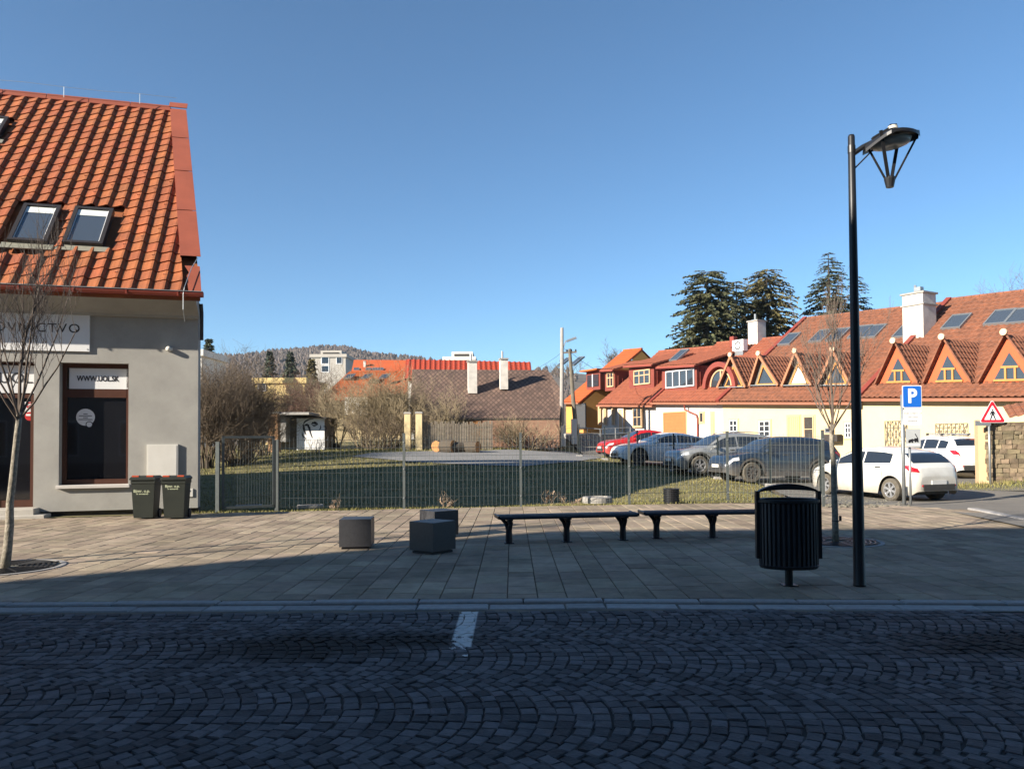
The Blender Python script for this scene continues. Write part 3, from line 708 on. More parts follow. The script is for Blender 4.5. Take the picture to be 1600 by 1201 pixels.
# ------------------------------------------------------------------ wheelie bins
mat('bin_green', (.013, .017, .013), (.02, .024, .019), 5, .5, .1, 40)
mat('bin_red', (.42, .06, .02), None, 4, .5)
mat('chalk', (.55, .58, .40), (.35, .38, .26), 30, .9)
def wheelie(px, label, words):
    p = hitz(px, 811.5, 0); t = thing('wheelie_bin', label, 'bin', (p.x, p.y+.27, 0), FA*.6, 'wheelie bins against the grey wall', local=True)
    W, D, H = .47, .5, .83
    b = MB(); vs = []
    for z, k in ((.03, .82), (.1, .84), (H-.08, .98), (H-.07, 1.03), (H, 1.03)):
        for i, j in ((-1, -1), (1, -1), (1, 1), (-1, 1)): vs.append((W/2*k*i, D/2*k*j, z))
    fs = [(3, 2, 1, 0), (16, 17, 18, 19)]
    for q in range(4):
        for m in range(4): fs.append((q*4+m, q*4+(m+1) % 4, q*4+4+(m+1) % 4, q*4+4+m))
    b.add(vs, fs); b.build('body', 'bin_green', t)
    b = MB(); vs = []
    for z, k in ((H+.004, 1.1), (H+.04, 1.1), (H+.085, .94)):
        for i, j in ((-1, -1), (1, -1), (1, 1), (-1, 1)): vs.append((W/2*k*i, D/2*k*j-.01, z))
    fs = [(3, 2, 1, 0), (8, 9, 10, 11)]
    for q in range(2):
        for m in range(4): fs.append((q*4+m, q*4+(m+1) % 4, q*4+4+(m+1) % 4, q*4+4+m))
    b.add(vs, fs); b.build('lid', 'bin_green', t)
    for sx in (-1, 1):
        MB().box((sx*.145, -D/2+.015, H+.085), (.135, .06, .03)).build('red_clip', 'bin_red', t)
        MB().lathe([(.03, -.025), (.1, -.025), (.1, .025), (.03, .025)], (sx*.2, D/2-.02, .1), 16, (Vector((0, 1, 0)), Z, Vector((1, 0, 0)))).build('wheel', 'ink', t)
    MB().tube((-.2, D/2+.07, H-.02), (.2, D/2+.07, H-.02), .016, n=8).build('handle', 'bin_green', t)
    for i, (wd, z, s) in enumerate(words):
        fy = -D/2*(.84+.14*(z-.1)/(H-.18))-.006
        text(wd, s, frame(Vector((-.01 if i else -.02, fy, z)), Vector((1, 0, 0)), Z, Vector((0, -1, 0))), t, 'chalk', ext=.001, bold=.001)
    return t
wheelie(219, 'dark wheelie bin with red lid clips standing nearer the shop window', (('Bjmr. o.p.', .60, .085), ('ul. samosprávy', .54, .04)))
wheelie(267, 'dark wheelie bin with red lid clips standing nearer the house corner', (('Bjmr. o.p.', .70, .075), ('ul. samosprávy', .645, .036)))
# ------------------------------------------------------------------ stone cubes
def cube(px, py, s, h, rz, label):
    p = hitz(px, py, 0); t = thing('stone_cube', label, 'seat', (p.x, p.y, 0), rz, 'stone cube seats on the pavement', local=True)
    MB().bbox((0, 0, h/2+.02), (s, s, h-.04), .006).build('block', 'cube_stone', t)
    MB().box((0, 0, .012), (s-.06, s-.06, .03)).build('foot', 'ink', t)
cube(558, 855, .47, .45, R(4), 'dark stone cube standing alone left of the pair')
cube(686, 838, .47, .45, R(38), 'dark stone cube behind, its near half hidden by another cube')
cube(676, 862, .47, .45, R(52), 'dark stone cube nearest the road, in front of another')
# ------------------------------------------------------------------ benches
def bench(x0, x1, py0, py1, label, legs):
    a = hitz(x0, py0, 0); b = hitz(x1, py1, 0); d = (b-a); L = d.length; d.normalize()
    t = thing('bench', label, 'bench', tuple((a+b)/2), math.atan2(d.y, d.x), 'backless metal benches on the pavement', local=True)
    H = .45; Wd = .46; n = 7
    for k in range(n):
        y = -Wd/2 + (k+.5)*Wd/n; dz = -.02*abs((k-3)/3)**2.5
        MB().bbox((0, y, H-.02+dz), (L, Wd/n-.012, .04), .008).build('seat_slat', 'bench_metal', t)
    for sx in (-1, 1):
        MB().bbox((sx*(L/2+.012), 0, H-.025), (.03, Wd, .05), .008).build('end_cap', 'bench_metal', t)
    for f in legs:
        x = f*L; m = MB()
        m.box((x, 0, H-.06), (.07, Wd-.06, .045))
        m.path([(x, 0, 0), (x, 0, .22)], [.055, .05], 8)
        m.path([(x, 0, .2), (x+.02, -.06, .32), (x-.01, -.17, H-.05)], [.045, .038, .03], 8)
        m.path([(x, 0, .2), (x+.02, .06, .32), (x-.01, .17, H-.05)], [.045, .038, .03], 8)
        m.path([(x, 0, .2), (x-.05, -.01, .32), (x-.13, -.02, H-.045)], [.04, .032, .026], 8)
        m.bbox((x, 0, .008), (.14, .14, .016), .003); m.build('leg', 'bench_metal', t)
bench(778, 990, 849, 843, 'dark backless metal bench standing nearer the stone cubes', (-.42, 0.0, .42))
bench(1004, 1222, 841, 838, 'dark backless metal bench partly hidden by the litter bin', (-.40, .0, .40))
mat('slat_grey', (.050, .052, .056), (.036, .038, .042), 6, .5, metal=.2)
# ------------------------------------------------------------------ litter bin
p = hitz(1233, 914, 0); t = thing('litter_bin', 'dark slatted oval litter bin with arched handle on a short post', 'litter bin', (p.x, p.y, 0), R(-4), local=True)
RX, RY = .305, .21; Z0, Z1 = .20, .93
MB().tube((0, 0, 0), (0, 0, .3), .042, n=14).build('post', 'dark_metal', t)
MB().bbox((0, 0, .006), (.16, .16, .012), .003).build('base_plate', 'dark_metal', t)
ex = (Vector((RX, 0, 0)), Vector((0, RY, 0)), Z)
MB().lathe([(.2, Z0-.03), (.9, Z0), (.95, Z0+.02), (.95, Z1-.02), (.9, Z1-.02), (.88, Z0+.04)], (0, 0, 0), 32, ex).build('liner', 'ink', t)
for k in range(36):
    a = 2*math.pi*k/36; c = Vector((RX*math.cos(a), RY*math.sin(a), 0)); nrm = Vector((math.cos(a)/RX, math.sin(a)/RY, 0)).normalized(); tg = Vector((-nrm.y, nrm.x, 0))
    m = MB(); lo = Z0+.0
    pr = [(0, lo+.03), (-.02, lo), (.012, lo), (.016, lo+.04), (.016, Z1-.03)]
    m.box(c + Z*(lo+Z1)/2 + Z*.01, (.024, .016, Z1-lo-.04), (tg, nrm, Z)); m.build('slat', 'slat_grey', t)
MB().lathe([(1.07, Z1-.03), (1.1, Z1-.02), (1.1, Z1+.005), (1.05, Z1+.012), (.96, Z1+.005), (.96, Z1-.03)], (0, 0, 0), 40, ex, close=True).build('rim', 'dark_metal', t)
MB().lathe([(.15, Z0-.028), (1.0, Z0-.005), (1.06, Z0+.03), (1.04, Z0+.035), (.15, Z0)], (0, 0, 0), 32, ex, close=True).build('bottom_ring', 'dark_metal', t)
for sx in (-1, 1):
    MB().box((sx*(RX+.022), 0, (Z0+.1+1.02)/2), (.04, .075, 1.03-Z0-.1)).build('side_strap', 'dark_metal', t)
    MB().tube((sx*(RX+.03), -.0, .62), (sx*(RX+.04), 0, .62), .012, n=8).build('bolt', 'galv', t)
arc = MB(); n = 20; W = RX+.022
for k in range(n+1):
    x = -W + 2*W*k/n; z = 1.02 + .085*(1-(x/W)**2)**.8
    th_ = .014+.05*(1-(x/W)**2); arc.v += [(x, -.04, z), (x, .04, z), (x, .04, z-th_), (x, -.04, z-th_)]
for k in range(n):
    for m in range(4): arc.f.append((k*4+m, k*4+(m+1) % 4, k*4+4+(m+1) % 4, k*4+4+m))
arc.f += [(0, 1, 2, 3), (n*4+3, n*4+2, n*4+1, n*4)]
arc.build('handle', 'dark_metal', t)
# ------------------------------------------------------------------ street lamps
mat('lamp_glass', (.55, .53, .46), (.48, .46, .40), 6, .35)
def lamp(loc, rz, label):
    t = thing('street_lamp', label, 'street lamp', loc, rz, 'black street lamps along the pavement', local=True)
    H = 4.92
    MB().lathe([(.066, 0), (.066, .02), (.063, .025), (.056, 1.2), (.046, 3.0), (.036, H-.02), (.028, H)], (0, 0, 0), 18).build('pole', 'dark_metal', t, smooth=True)
    MB().lathe([(.041, H-.2), (.041, H-.12)], (0, 0, 0), 16).build('collar', 'dark_metal', t)
    MB().path([(0, 0, H-.22), (.12, 0, H-.14), (.22, 0, H-.09)], [.028, .028, .024], 8).build('arm', 'dark_metal', t)
    MB().path([(0, 0, H-.40), (.22, 0, H-.18)], .009, 6).build('stay', 'dark_metal', t)
    cx = .39; zr = H-.03
    # curved leaf-shaped roof
    rf = MB(); nx_, ny_ = 14, 8
    for i in range(nx_+1):
        u = i/nx_; x = .13 + .57*u; z = H-.13 + .14*math.sin(min(1, u*1.75)*math.pi*.5) ; wd = .25*min(1, .22+u*2.4)*(1-.9*u**5)
        for j in range(ny_+1):
            v = j/ny_*2-1; rf.v.append((x, v*wd, z - .05*v*v))
    for i in range(nx_):
        for j in range(ny_): rf.f.append((i*(ny_+1)+j, i*(ny_+1)+j+1, (i+1)*(ny_+1)+j+1, (i+1)*(ny_+1)+j))
    b2 = MB(); n0 = len(rf.v); b2.v = rf.v + [(a, b, c-.035) for a, b, c in rf.v]; b2.f = rf.f + [tuple(n0+q for q in reversed(f)) for f in rf.f]
    rim = [i*(ny_+1) for i in range(nx_+1)] + [nx_*(ny_+1)+j for j in range(1, ny_+1)] + [i*(ny_+1)+ny_ for i in range(nx_-1, -1, -1)] + list(range(ny_-1, 0, -1))
    for a, b in zip(rim, rim[1:]+rim[:1]): b2.f.append((a, b, n0+b, n0+a))
    b2.build('hood', 'dark_metal', t, smooth=False)
    MB().lathe([(.02, -.015), (.10, -.035), (.165, -.01), (.18, .04), (.1, .06)], (cx+.02, 0, H-.13), 20, (Vector((1.15, 0, .12)), Vector((0, 1, 0)), Z)).build('diffuser', 'lamp_glass', t, smooth=True)
    MB().bar((.22, 0, H-.06), (.42, 0, H+.055), .05, .035).build('spine', 'dark_metal', t); MB().box((.43, 0, H+.06), (.07, .06, .05)).build('spine_end', 'dark_metal', t); MB().lathe([(.055, 0), (.05, .03), (.02, .05)], (.43, 0, H+.035), 14).build('cap', 'lamp_glass', t)
    for (x, y) in ((.15, 0), (.245, -.19), (.545, .19), (.685, 0)):
        zt = H-.11 if x < .2 else H-.04
        MB().bar((x, y, zt), (cx+(x-cx)*.1, y*.1, H-.55), (.02 if y == 0 else .034), .014, (0, 1, 0)).build('strut', 'dark_metal', t)
    MB().lathe([(.04, 0), (.06, .09), (.055, .11)], (cx, 0, H-.60), 12).build('tip', 'dark_metal', t)
p = hitz(1343, 915, 0); lamp((p.x, p.y, 0), R(-8), 'black street lamp with leaf shaped head right of the litter bin')
lamp((-10.35, 8.2, 0), R(10), 'black street lamp farther along the pavement to the left, its shadow crossing the slabs')
# ------------------------------------------------------------------ tree grates
def grate(p, r, label):
    t = thing('tree_grate', label, 'grate', (p.x, p.y, 0), 0, 'round grates at the street trees', local=True)
    MB().lathe([(r-.03, 0), (r-.03, .012), (r+.03, .012), (r+.03, 0)], (0, 0, 0), 40, close=True).build('ring', 'kerb_granite', t)
    MB().lathe([(.02, 0), (r-.03, 0), (r-.03, .006), (.02, .006)], (0, 0, 0), 40).build('soil', 'gravel', t)
    m = MB(); k = .16
    while k < r-.05: m.lathe([(k, .005), (k, .02), (k+.025, .02), (k+.025, .005)], (0, 0, 0), 30, close=True); k += .065
    for a in range(8): m.bar((.15*math.cos(a*.785), .15*math.sin(a*.785), .016), ((r-.04)*math.cos(a*.785), (r-.04)*math.sin(a*.785), .016), .025, .012)
    m.build('bars', 'dark_metal', t)
TL = hitz(8, 887, 0); TR_ = hitz(1306, 846, 0)
grate(TL, .66, 'round iron tree grate under the bare tree by the shop'); grate(TR_, .66, 'round iron tree grate behind the litter bin')
# ------------------------------------------------------------------ signs
mat('sign_blue', (.012, .12, .50), None, 2, .4); mat('sign_white', (.75, .75, .74), (.7, .7, .69), 2, .4); mat('sign_red', (.55, .012, .03), None, 2, .4); mat('sign_grey', (.42, .44, .45), (.38, .40, .41), 3, .5)
mat('faded_ink', (.30, .31, .30), None, 2, .6)
def plate(m, c, w_, h_, th=.012, r_=.03):
    pts = []
    for (sx, sz, a0) in ((1, 1, 0), (-1, 1, 90), (-1, -1, 180), (1, -1, 270)):
        for k in range(5):
            a = R(a0+k*22.5); pts.append(Vector(c) + Vector(((w_/2-r_)*sx + r_*math.cos(a), 0, (h_/2-r_)*sz + r_*math.sin(a))))
    m.prism(pts, Vector((0, th, 0))); return m
SF = lambda x, y, z: frame(Vector((x, y, z)), Vector((1, 0, 0)), Z, Vector((0, -1, 0)))
pb = hitz(1412.8, 788, 0); dS = pb.y
t = thing('parking_sign', 'blue parking sign with two small plates below on a grey post', 'sign', (pb.x, pb.y, 0), 0, local=True)
def lp(px, py): q = at(px, py, dS-.04); return Vector((q.x-pb.x, -.05, q.z))
MB().lathe([(.042, 0), (.042, 2.66)], (0, 0, 0), 14).build('post', 'galv', t, smooth=True)
MB().lathe([(.028, 0), (.028, 1.5)], (.175, .03, 0), 12).build('thin_post', 'galv', t, smooth=True)
c = lp(1424.5, 619.5); w_ = .465
o = plate(MB(), c+Vector((0, -.006, 0)), .47, .545).build('parking_plate', 'sign_white', t); plate(MB(), c+Vector((0, -.011, 0)), .435, .51, .006).build('blue_field', 'sign_blue', o)
text('P', .47, SF(c.x, c.y-.013, c.z-.0), o, 'sign_white', bold=.016, sx=.92)
c2 = lp(1425.5, 651.5); o = plate(MB(), c2, .44, .375).build('text_plate', 'sign_white', t)
for i, (tx_, s) in enumerate((('VOŠS OVETC 37', .062), ('súkromný', .062), ('pozemok', .062))): text(tx_, s, SF(c2.x, c2.y-.002, c2.z+.09-i*.088), o, 'faded_ink')
c3 = lp(1427, 684); o = plate(MB(), c3, .35, .45).build('tow_plate', 'sign_grey', t)
tw = MB(); yy = c3.y-.005
def P2(a, b): return (c3.x+a, yy, c3.z+b)
def flat(m, pts): m.prism([P2(*q) for q in pts], (0, .004, 0))
flat(tw, [(-.13, -.10), (-.12, -.05), (-.08, -.035), (-.03, -.02), (0, -.03), (.02, -.06), (.0, -.07), (-.1, -.115)])
flat(tw, [(.01, -.06), (.02, -.005), (.11, -.01), (.115, -.075), (.02, -.085)]); flat(tw, [(.03, .10), (.045, .105), (.095, .02), (.11, -.01), (.085, -.01), (.075, .02)])
for x in (-.105, -.03, .045, .1): tw.lathe([(.02, 0), (.02, .004)], P2(x, -.098+.012*(x > 0)), 10, (Vector((1, 0, 0)), Z, Vector((0, 1, 0))))
tw.build('tow_truck_symbol', 'ink', o); MB().box(P2(0, -.17), (.31, .004, .045)).build('strip', 'sign_white', o)
pb = hitt(1547.5, 760, 0, 12, 60); dS = pb.y
t = thing('crossing_sign', 'red bordered triangular pedestrian warning sign on a thin post', 'sign', (pb.x, pb.y, tz(pb.x, pb.y)), 0, local=True); gz = tz(pb.x, pb.y)
hpole = at(1549, 660, dS).z-gz
MB().lathe([(.035, -.1), (.035, hpole+.35)], (0, 0, 0), 12).build('post', 'galv', t, smooth=True)
def tri(m, c, s, y, th, r_=.05):
    pts = []
    for k, a in enumerate((90, 210, 330)):
        v = Vector((math.cos(R(a)), 0, math.sin(R(a))))*(s/math.sqrt(3)-2*r_)
        for e in range(-60, 61, 30): pts.append(Vector((c.x, y, c.z)) + v + Vector((math.cos(R(a+e))*r_, 0, math.sin(R(a+e))*r_)))
    return m.prism(pts, (0, th, 0))
q0 = at(1550.5, 648, dS-.05); c = Vector((q0.x-pb.x, -.06, q0.z-gz)); S = 39.5/1200*dS*1.03
o = tri(MB(), c, S*1.04, c.y, .01).build('triangle', 'sign_white', t); tri(MB(), c, S*.985, c.y-.004, .004).build('border', 'sign_red', o); tri(MB(), c, S*.66, c.y-.008, .004, .02).build('field', 'sign_white', o)
pd = MB(); k = S*.36; yy = c.y-.012
def PP(a, b): return (c.x+a*k, yy, c.z+b*k-.03)
def fl2(pts): pd.prism([PP(*q) for q in pts], (0, .004, 0))
pd.lathe([(.085*k, 0), (.085*k, .004)], PP(0, .62), 10, (Vector((1, 0, 0)), Z, Vector((0, 1, 0))))
fl2([(-.13, .5), (.12, .5), (.14, .12), (-.12, .12)]); fl2([(-.12, .5), (-.28, .25), (-.3, .08), (-.24, .08), (-.2, .22), (-.1, .36)]); fl2([(.12, .5), (.25, .28), (.3, .12), (.24, .1), (.18, .25), (.1, .36)])
fl2([(-.12, .14), (.02, .14), (-.2, -.42), (-.3, -.42)]); fl2([(0, .14), (.14, .14), (.34, -.42), (.24, -.42)])
pd.build('walking_figure', 'ink', o)
# ------------------------------------------------------------------ tall building behind the viewpoint that shades the road
mat('facade_pale', (.26, .24, .21), (.22, .205, .18), 1, .9)
t = thing('town_house', 'tall pale flat roofed building behind the viewpoint, shading the road', 'building', (0, -4.5, 0))
bx0, bx1, bh = -26.8, 30, 13.73
m = MB()
m.box(((bx0+bx1)/2, -10.5, bh/2-.5), (bx1-bx0, 11.4, bh-1.0)); m.build('wall', 'facade_pale', t)
MB().box(((bx0+bx1)/2, -10.5, bh-.5), (bx1-bx0+.02, 12, 1.0)).build('parapet', 'facade_pale', t)
MB().box(((bx0+bx1)/2, -4.79, .35), (bx1-bx0-.2, .06, .7)).build('plinth', 'plinth_dark', t)
for fl_ in range(4):
    for k in range(19):
        x = bx0+2+k*2.9; z = 1.9+fl_*3.1
        o = MB().box((x, -4.79, z), (1.2, .05, 1.7)).build('window', 'white_board', t); MB().box((x, -4.76, z), (1.05, .03, 1.55)).build('pane', 'window_dark', o)
# ------------------------------------------------------------------ mesh fence at the back of the pavement
def wires(m, a, b, z0, z1, step, hs, r_=.0035, hr=.004, zb=None):
    """upright wires and cross wires between two feet a, b"""
    a = Vector(a); b = Vector(b); L = (b-a).length; n = int(L/step)
    for k in range(1, n):
        p = a.lerp(b, k/n); m.tube(p+Z*z0, p+Z*z1, r_, n=3, caps=False)
    for z in hs: m.tube(a+Z*z, b+Z*z, hr, n=3, caps=False)
def post(m, p, h, w_=.06, d=(1, 0, 0)):
    m.box(Vector(p)+Z*(h/2-.1), (w_, w_*.8, h+.2)); m.box(Vector(p)+Z*(h+.008), (w_+.006, w_*.8+.006, .02))
fp = [hitz(432.5, 795.5), hitz(631.5, 793.5), hitz(814, 790), hitz(983.5, 786.5), hitz(1137.5, 784.5), hitz(1287, 791)]
fp = [Vector((p.x, p.y, 0)) for p in fp]
t = thing('mesh_fence', 'grey welded mesh fence with square posts along the pavement edge', 'fence', tuple(fp[1]))
for i, p in enumerate(fp):
    if i == 0: continue
    m = MB(); post(m, p, 1.80); m.build('post', 'fence_grey', t)
    for z in (.25, .95, 1.6): MB().box(p + Vector((0, -.04, z)), (.03, .03, .03)).build('clamp', 'galv', t)
for a, b in zip(fp, fp[1:]):
    m = MB(); wires(m, a + Z*0, b, .03, 1.74, .1, [.06, .26, .27, .46, .66, .86, .87, 1.06, 1.26, 1.46, 1.47, 1.66]); m.build('wire_panel', 'fence_grey', t)
# ------------------------------------------------------------------ gate
gl, gr = hitz(340, 799.5), fp[0]; gd = (gr-gl).normalized()
t = thing('gate', 'grey steel garden gate with vertical bars between two posts', 'gate', tuple(gl))
for p, h in ((gl, 1.62), (gr, 1.66)):
    m = MB(); post(m, p, h, .085); m.build('post', 'fence_grey', t)
A, B = gl+gd*.12, gr-gd*.08; m = MB(); s = .055
for p in (A, B): m.box(p+Z*.92, (s, s, 1.70), (gd, Z.cross(gd), Z))
for z in (1.745, .09): m.bar(A+gd*(-s/2)+Z*z, B+gd*s/2+Z*z, s, s)
m.build('frame', 'fence_grey', t)
m = MB(); wires(m, A, B, .1, 1.72, .06, [.35, .75, 1.1, 1.45], .0035, .0045); m.build('bars', 'fence_grey', t)
m = MB(); q = B + Z*1.05 - Z.cross(gd)*-.04; m.box(q, (.05, .05, .2), (gd, Z.cross(gd), Z)); m.path([q+Vector((0, -.04, .03)), q+Vector((-.05, -.06, .06)), q+Vector((-.12, -.06, .02))], .012, 6); m.build('lock', 'ink', t)
# ------------------------------------------------------------------ second fence beside the parked cars
fb = [hitt(*q) for q in ((905, 713), (945, 718), (996, 727), (1053, 736), (1122, 748), (1204, 759), (1283, 776))]
t = thing('car_park_fence', 'dark wire fence on thin posts in front of the parked cars', 'fence', tuple(fb[3]))
for p in fb:
    m = MB(); m.box(p+Z*.76, (.055, .045, 1.68)); m.build('post', 'fence_dark', t); 
    MB().bbox(p+Z*.02, (.3, .3, .12), .03).build('footing', 'concrete', t)
for a, b in zip(fb, fb[1:]):
    m = MB(); L = (b-a).length; n = int(L/.12)
    for k in range(1, n): p = a.lerp(b, k/n); m.tube(p+Z*.05, p+Z*1.5, .0028, n=3, caps=False)
    for z in (.08, .3, .5, .7, .9, 1.1, 1.3, 1.48): m.tube(a+Z*z, b+Z*z, .003, n=3, caps=False)
    m.build('wire_panel', 'fence_dark', t)
# ------------------------------------------------------------------ bits along the fence
p = hitz(935, 783); t = thing('manhole_ring', 'low round concrete manhole ring beside the fence', 'manhole', (p.x, p.y+.25, -.05), local=True)
MB().lathe([(.40, 0), (.40, .14), (.37, .16), (.30, .16), (.30, 0)], (0, 0, 0), 28, close=True).build('ring', 'concrete', t); MB().lathe([(.30, .1), (.30, .13)], (0, 0, 0), 24).build('cover', 'concrete', t)
p = hitz(1052, 786.5); t = thing('corrugated_pipe', 'short black ribbed drainage pipe standing on end by the fence', 'pipe', (p.x, p.y+.22, -.05), local=True)
pr = []
for k in range(9): z = .02+k*.045; pr += [(.19, z), (.21, z+.012), (.21, z+.028), (.19, z+.04)]
MB().lathe(pr + [(.175, pr[-1][1]), (.175, .02)], (0, 0, 0), 24, close=True).build('pipe_wall', 'dark_metal', t)
for px, nm, lb in ((385, 'cover_slab', 'flat grey cover slab lying at the foot of the gate'), (482, 'cover_slab', 'flat grey cover slab lying right of the gate post')):
    p = hitz(px, 792); t = thing(nm, lb, 'slab', (p.x, p.y+.15, -.02), R(12), 'flat cover slabs behind the fence', local=True)
    MB().bbox((0, 0, .035), (.62, .35, .07), .012).build('slab_body', 'concrete', t); MB().box((0, 0, .074), (.5, .02, .01)).build('groove', 'ink', t)
# ------------------------------------------------------------------ bare trees and shrubs
def grow(mb, p, d, L, r_, depth, rg, n=5, kids=4, ang=38, shrink=.62, up=.25, wob=.16, rmin=.0035, segs=4, kl=.35):
    pts = [p.copy()]; q = p.copy(); e = d.normalized()
    for k in range(segs):
        e = (e + Vector((rg.gauss(0, wob), rg.gauss(0, wob), rg.gauss(0, wob)+up*.25))).normalized(); q = q + e*(L/segs); pts.append(q.copy())
    rs_ = [max(rmin*.6, r_*(1-.62*k/segs)) for k in range(segs+1)]
    mb.path(pts, rs_, n if r_ > .012 else 3)
    if depth <= 0: return
    for k in range(kids):
        f = kl + (1-kl)*(k+rg.random()*.9)/kids; i = min(segs-1, int(f*segs)); o = pts[i].lerp(pts[i+1], f*segs-i)
        ax = e.orthogonal(); ax.rotate(Matrix.Rotation(rg.uniform(0, 6.283), 3, e)); dd = e.copy(); dd.rotate(Matrix.Rotation(R(rg.uniform(ang*.6, ang*1.35)), 3, ax)); dd.z += up*.5
        grow(mb, o, dd.normalized(), L*shrink*rg.uniform(.75, 1.2), max(rmin, rs_[i]*.62), depth-1, rg, n, kids, ang, shrink, up, wob, rmin, max(2, segs-1), .15)
def street_tree(base, hf, r0, limbs, L, lean, seed, label, depth=3, up=.35, ang=30, sp=(22, 48), kids=5):
    rg = random.Random(seed); t = thing('street_tree', label, 'tree', tuple(base), 0, 'young bare street trees')
    m = MB(); n = 7; pts = []; rad = []
    for k in range(n+1):
        f = k/n; pts.append(base + Vector((lean*f + rg.gauss(0, .006), rg.gauss(0, .006), hf*f - .05*(1-f)))); rad.append(r0*(1.15-.4*f)*(1.15 if k == 0 else 1)*rg.uniform(.95, 1.06))
    m.path(pts, rad, 12); m.build('trunk', 'bark_young', t, smooth=True)
    m = MB(); top = pts[-1]
    grow(m, top-Z*.05, Vector((.03, 0, 1)), L*1.12, r0*.5, depth, rg, 7, kids+2, ang, .55, up, .07, .0028, 6)
    for k in range(limbs):
        a = k*2.4+rg.uniform(-.3, .3); el = R(rg.uniform(*sp)); o = top - Z*rg.uniform(0, .22)
        grow(m, o, Vector((math.cos(a)*math.sin(el), math.sin(a)*math.sin(el), math.cos(el))), L*rg.uniform(.75, 1.05), r0*rg.uniform(.26, .38), depth, rg, 6, kids, ang, .55, up, .08, .0028, 5)
    m.build('crown', 'twig_street', t)
    return t
street_tree(Vector((TL.x, TL.y, 0)), 2.02, .047, 8, 1.55, .16, 5, 'young bare street tree in front of the shop door', up=.42, ang=30, kids=4)
rt = street_tree(Vector((TR_.x, TR_.y, 0)), 1.82, .044, 8, 1.35, -.03, 9, 'young bare street tree right of the litter bin', up=.5, ang=25, sp=(15, 38), kids=4)
m = MB(); m.path([Vector((TR_.x+.05*math.cos(a), TR_.y+.05*math.sin(a), .32)) for a in [k*.7 for k in range(10)]], .008, 4); m.box((TR_.x+.075, TR_.y, .36), (.03, .03, .08)); m.build('tree_tie', 'ink', rt)
def shrub(px, py0, py1, Y, wpx, stems, m_, label, seed, depth=3, kids=5, name='shrub', up=.18, group=None, ang=42, z=None, rr=.03, cat='shrub'):
    rg = random.Random(seed); top = at(px, py1, Y); b0 = at(px, py0, Y); b = Vector((b0.x, Y, b0.z if z is None else z)); H = top.z-b.z; Wd = wpx/FPX*Y
    t = thing(name, label, cat, tuple(b), 0, group); m = MB(); st = MB()
    for k in range(stems):
        a = rg.uniform(0, 6.283); rad = Wd*.5*math.sqrt(rg.random()); o = b + Vector((math.cos(a)*rad*.35, math.sin(a)*rad*.3, 0))
        tip = b + Vector((math.cos(a)*rad, math.sin(a)*rad*.8, H*rg.uniform(.55, .72)*(1-.25*(rad/(Wd*.5+.01))**2)))
        grow(m, o, (tip-o), (tip-o).length, rr*rg.uniform(.6, 1.1), depth, rg, 4, kids, ang, .55, up, .14, .0065*Y/40, 5, .25)
        s1 = MB() if stems <= 12 else st; s1.path([o-Z*.3, o+Z*.02, o+(tip-o)*.12], [rr*1.3, rr*1.1, rr*.95], 6)
        if stems <= 12: s1.build('stem', 'bark_dark', t)
    if stems > 12: st.build('stems', 'bark_dark', t, kind='stuff')
    m.build('twigs', m_, t, kind='stuff')
    return t
for k, a in enumerate([(322, 724, 546, 33, 64, 34, 'twig', 'tall bare brown shrub close beside the house corner'), (352, 720, 550, 36, 70, 34, 'twig', 'tall bare brown shrub behind the left gate post'), (386, 718, 566, 37, 66, 30, 'twig', 'tall bare brown shrub behind the middle of the gate'), (412, 712, 604, 39, 56, 22, 'twig_light', 'lower pale twiggy shrub left of the brick pillar')]):
    shrub(*a[:7], a[7], 40+k, depth=3, kids=5, group='tall bare shrubs behind the gate')
shrub(372, 722, 645, 34, 140, 40, 'twig', 'low dark tangle of undergrowth along the lawn behind the gate', 51, depth=2, kids=5, name='undergrowth')
shrub(463, 700, 582, 48, 76, 26, 'twig_red', 'reddish bare bush behind the painted shed', 52)
shrub(500, 700, 572, 55, 66, 22, 'twig', 'bare brown bush between the shed and the far roofs', 53)
shrub(528, 700, 582, 47, 66, 10, 'twig_light', 'bare pruned fruit tree right of the painted shed', 54, name='fruit_tree', rr=.06, ang=34, cat='tree')
shrub(572, 702, 582, 46, 80, 24, 'twig_light', 'bare pale shrub in the middle of the garden', 55)
shrub(612, 704, 566, 45, 76, 26, 'twig_light', 'bare pale shrub left of the brown roofed house', 56)
shrub(641, 702, 596, 44.5, 56, 16, 'twig_light', 'yellowish pollarded bush beside the cream gate pillars', 57)
shrub(690, 703, 606, 43, 50, 8, 'twig_light', 'small bare tree behind the sawn logs', 58, name='bare_tree', cat='tree')
shrub(670, 702, 632, 43.6, 50, 16, 'twig', 'dark ivy tangle on the board fence', 59, depth=2)
shrub(590, 706, 640, 43.5, 130, 34, 'twig', 'dark brushwood along the back of the lawn', 60, depth=2, name='brushwood')
shrub(820, 704, 648, 45.6, 120, 34, 'twig_light', 'dry climbing shrubs along the wall of the brown house', 61, depth=2, name='wall_shrub')
shrub(492, 708, 676, 40, 46, 22, 'dry_plant', 'dry pinkish reeds in front of the painted shed', 62, depth=1, kids=3, name='reeds', rr=.012, cat='reeds')
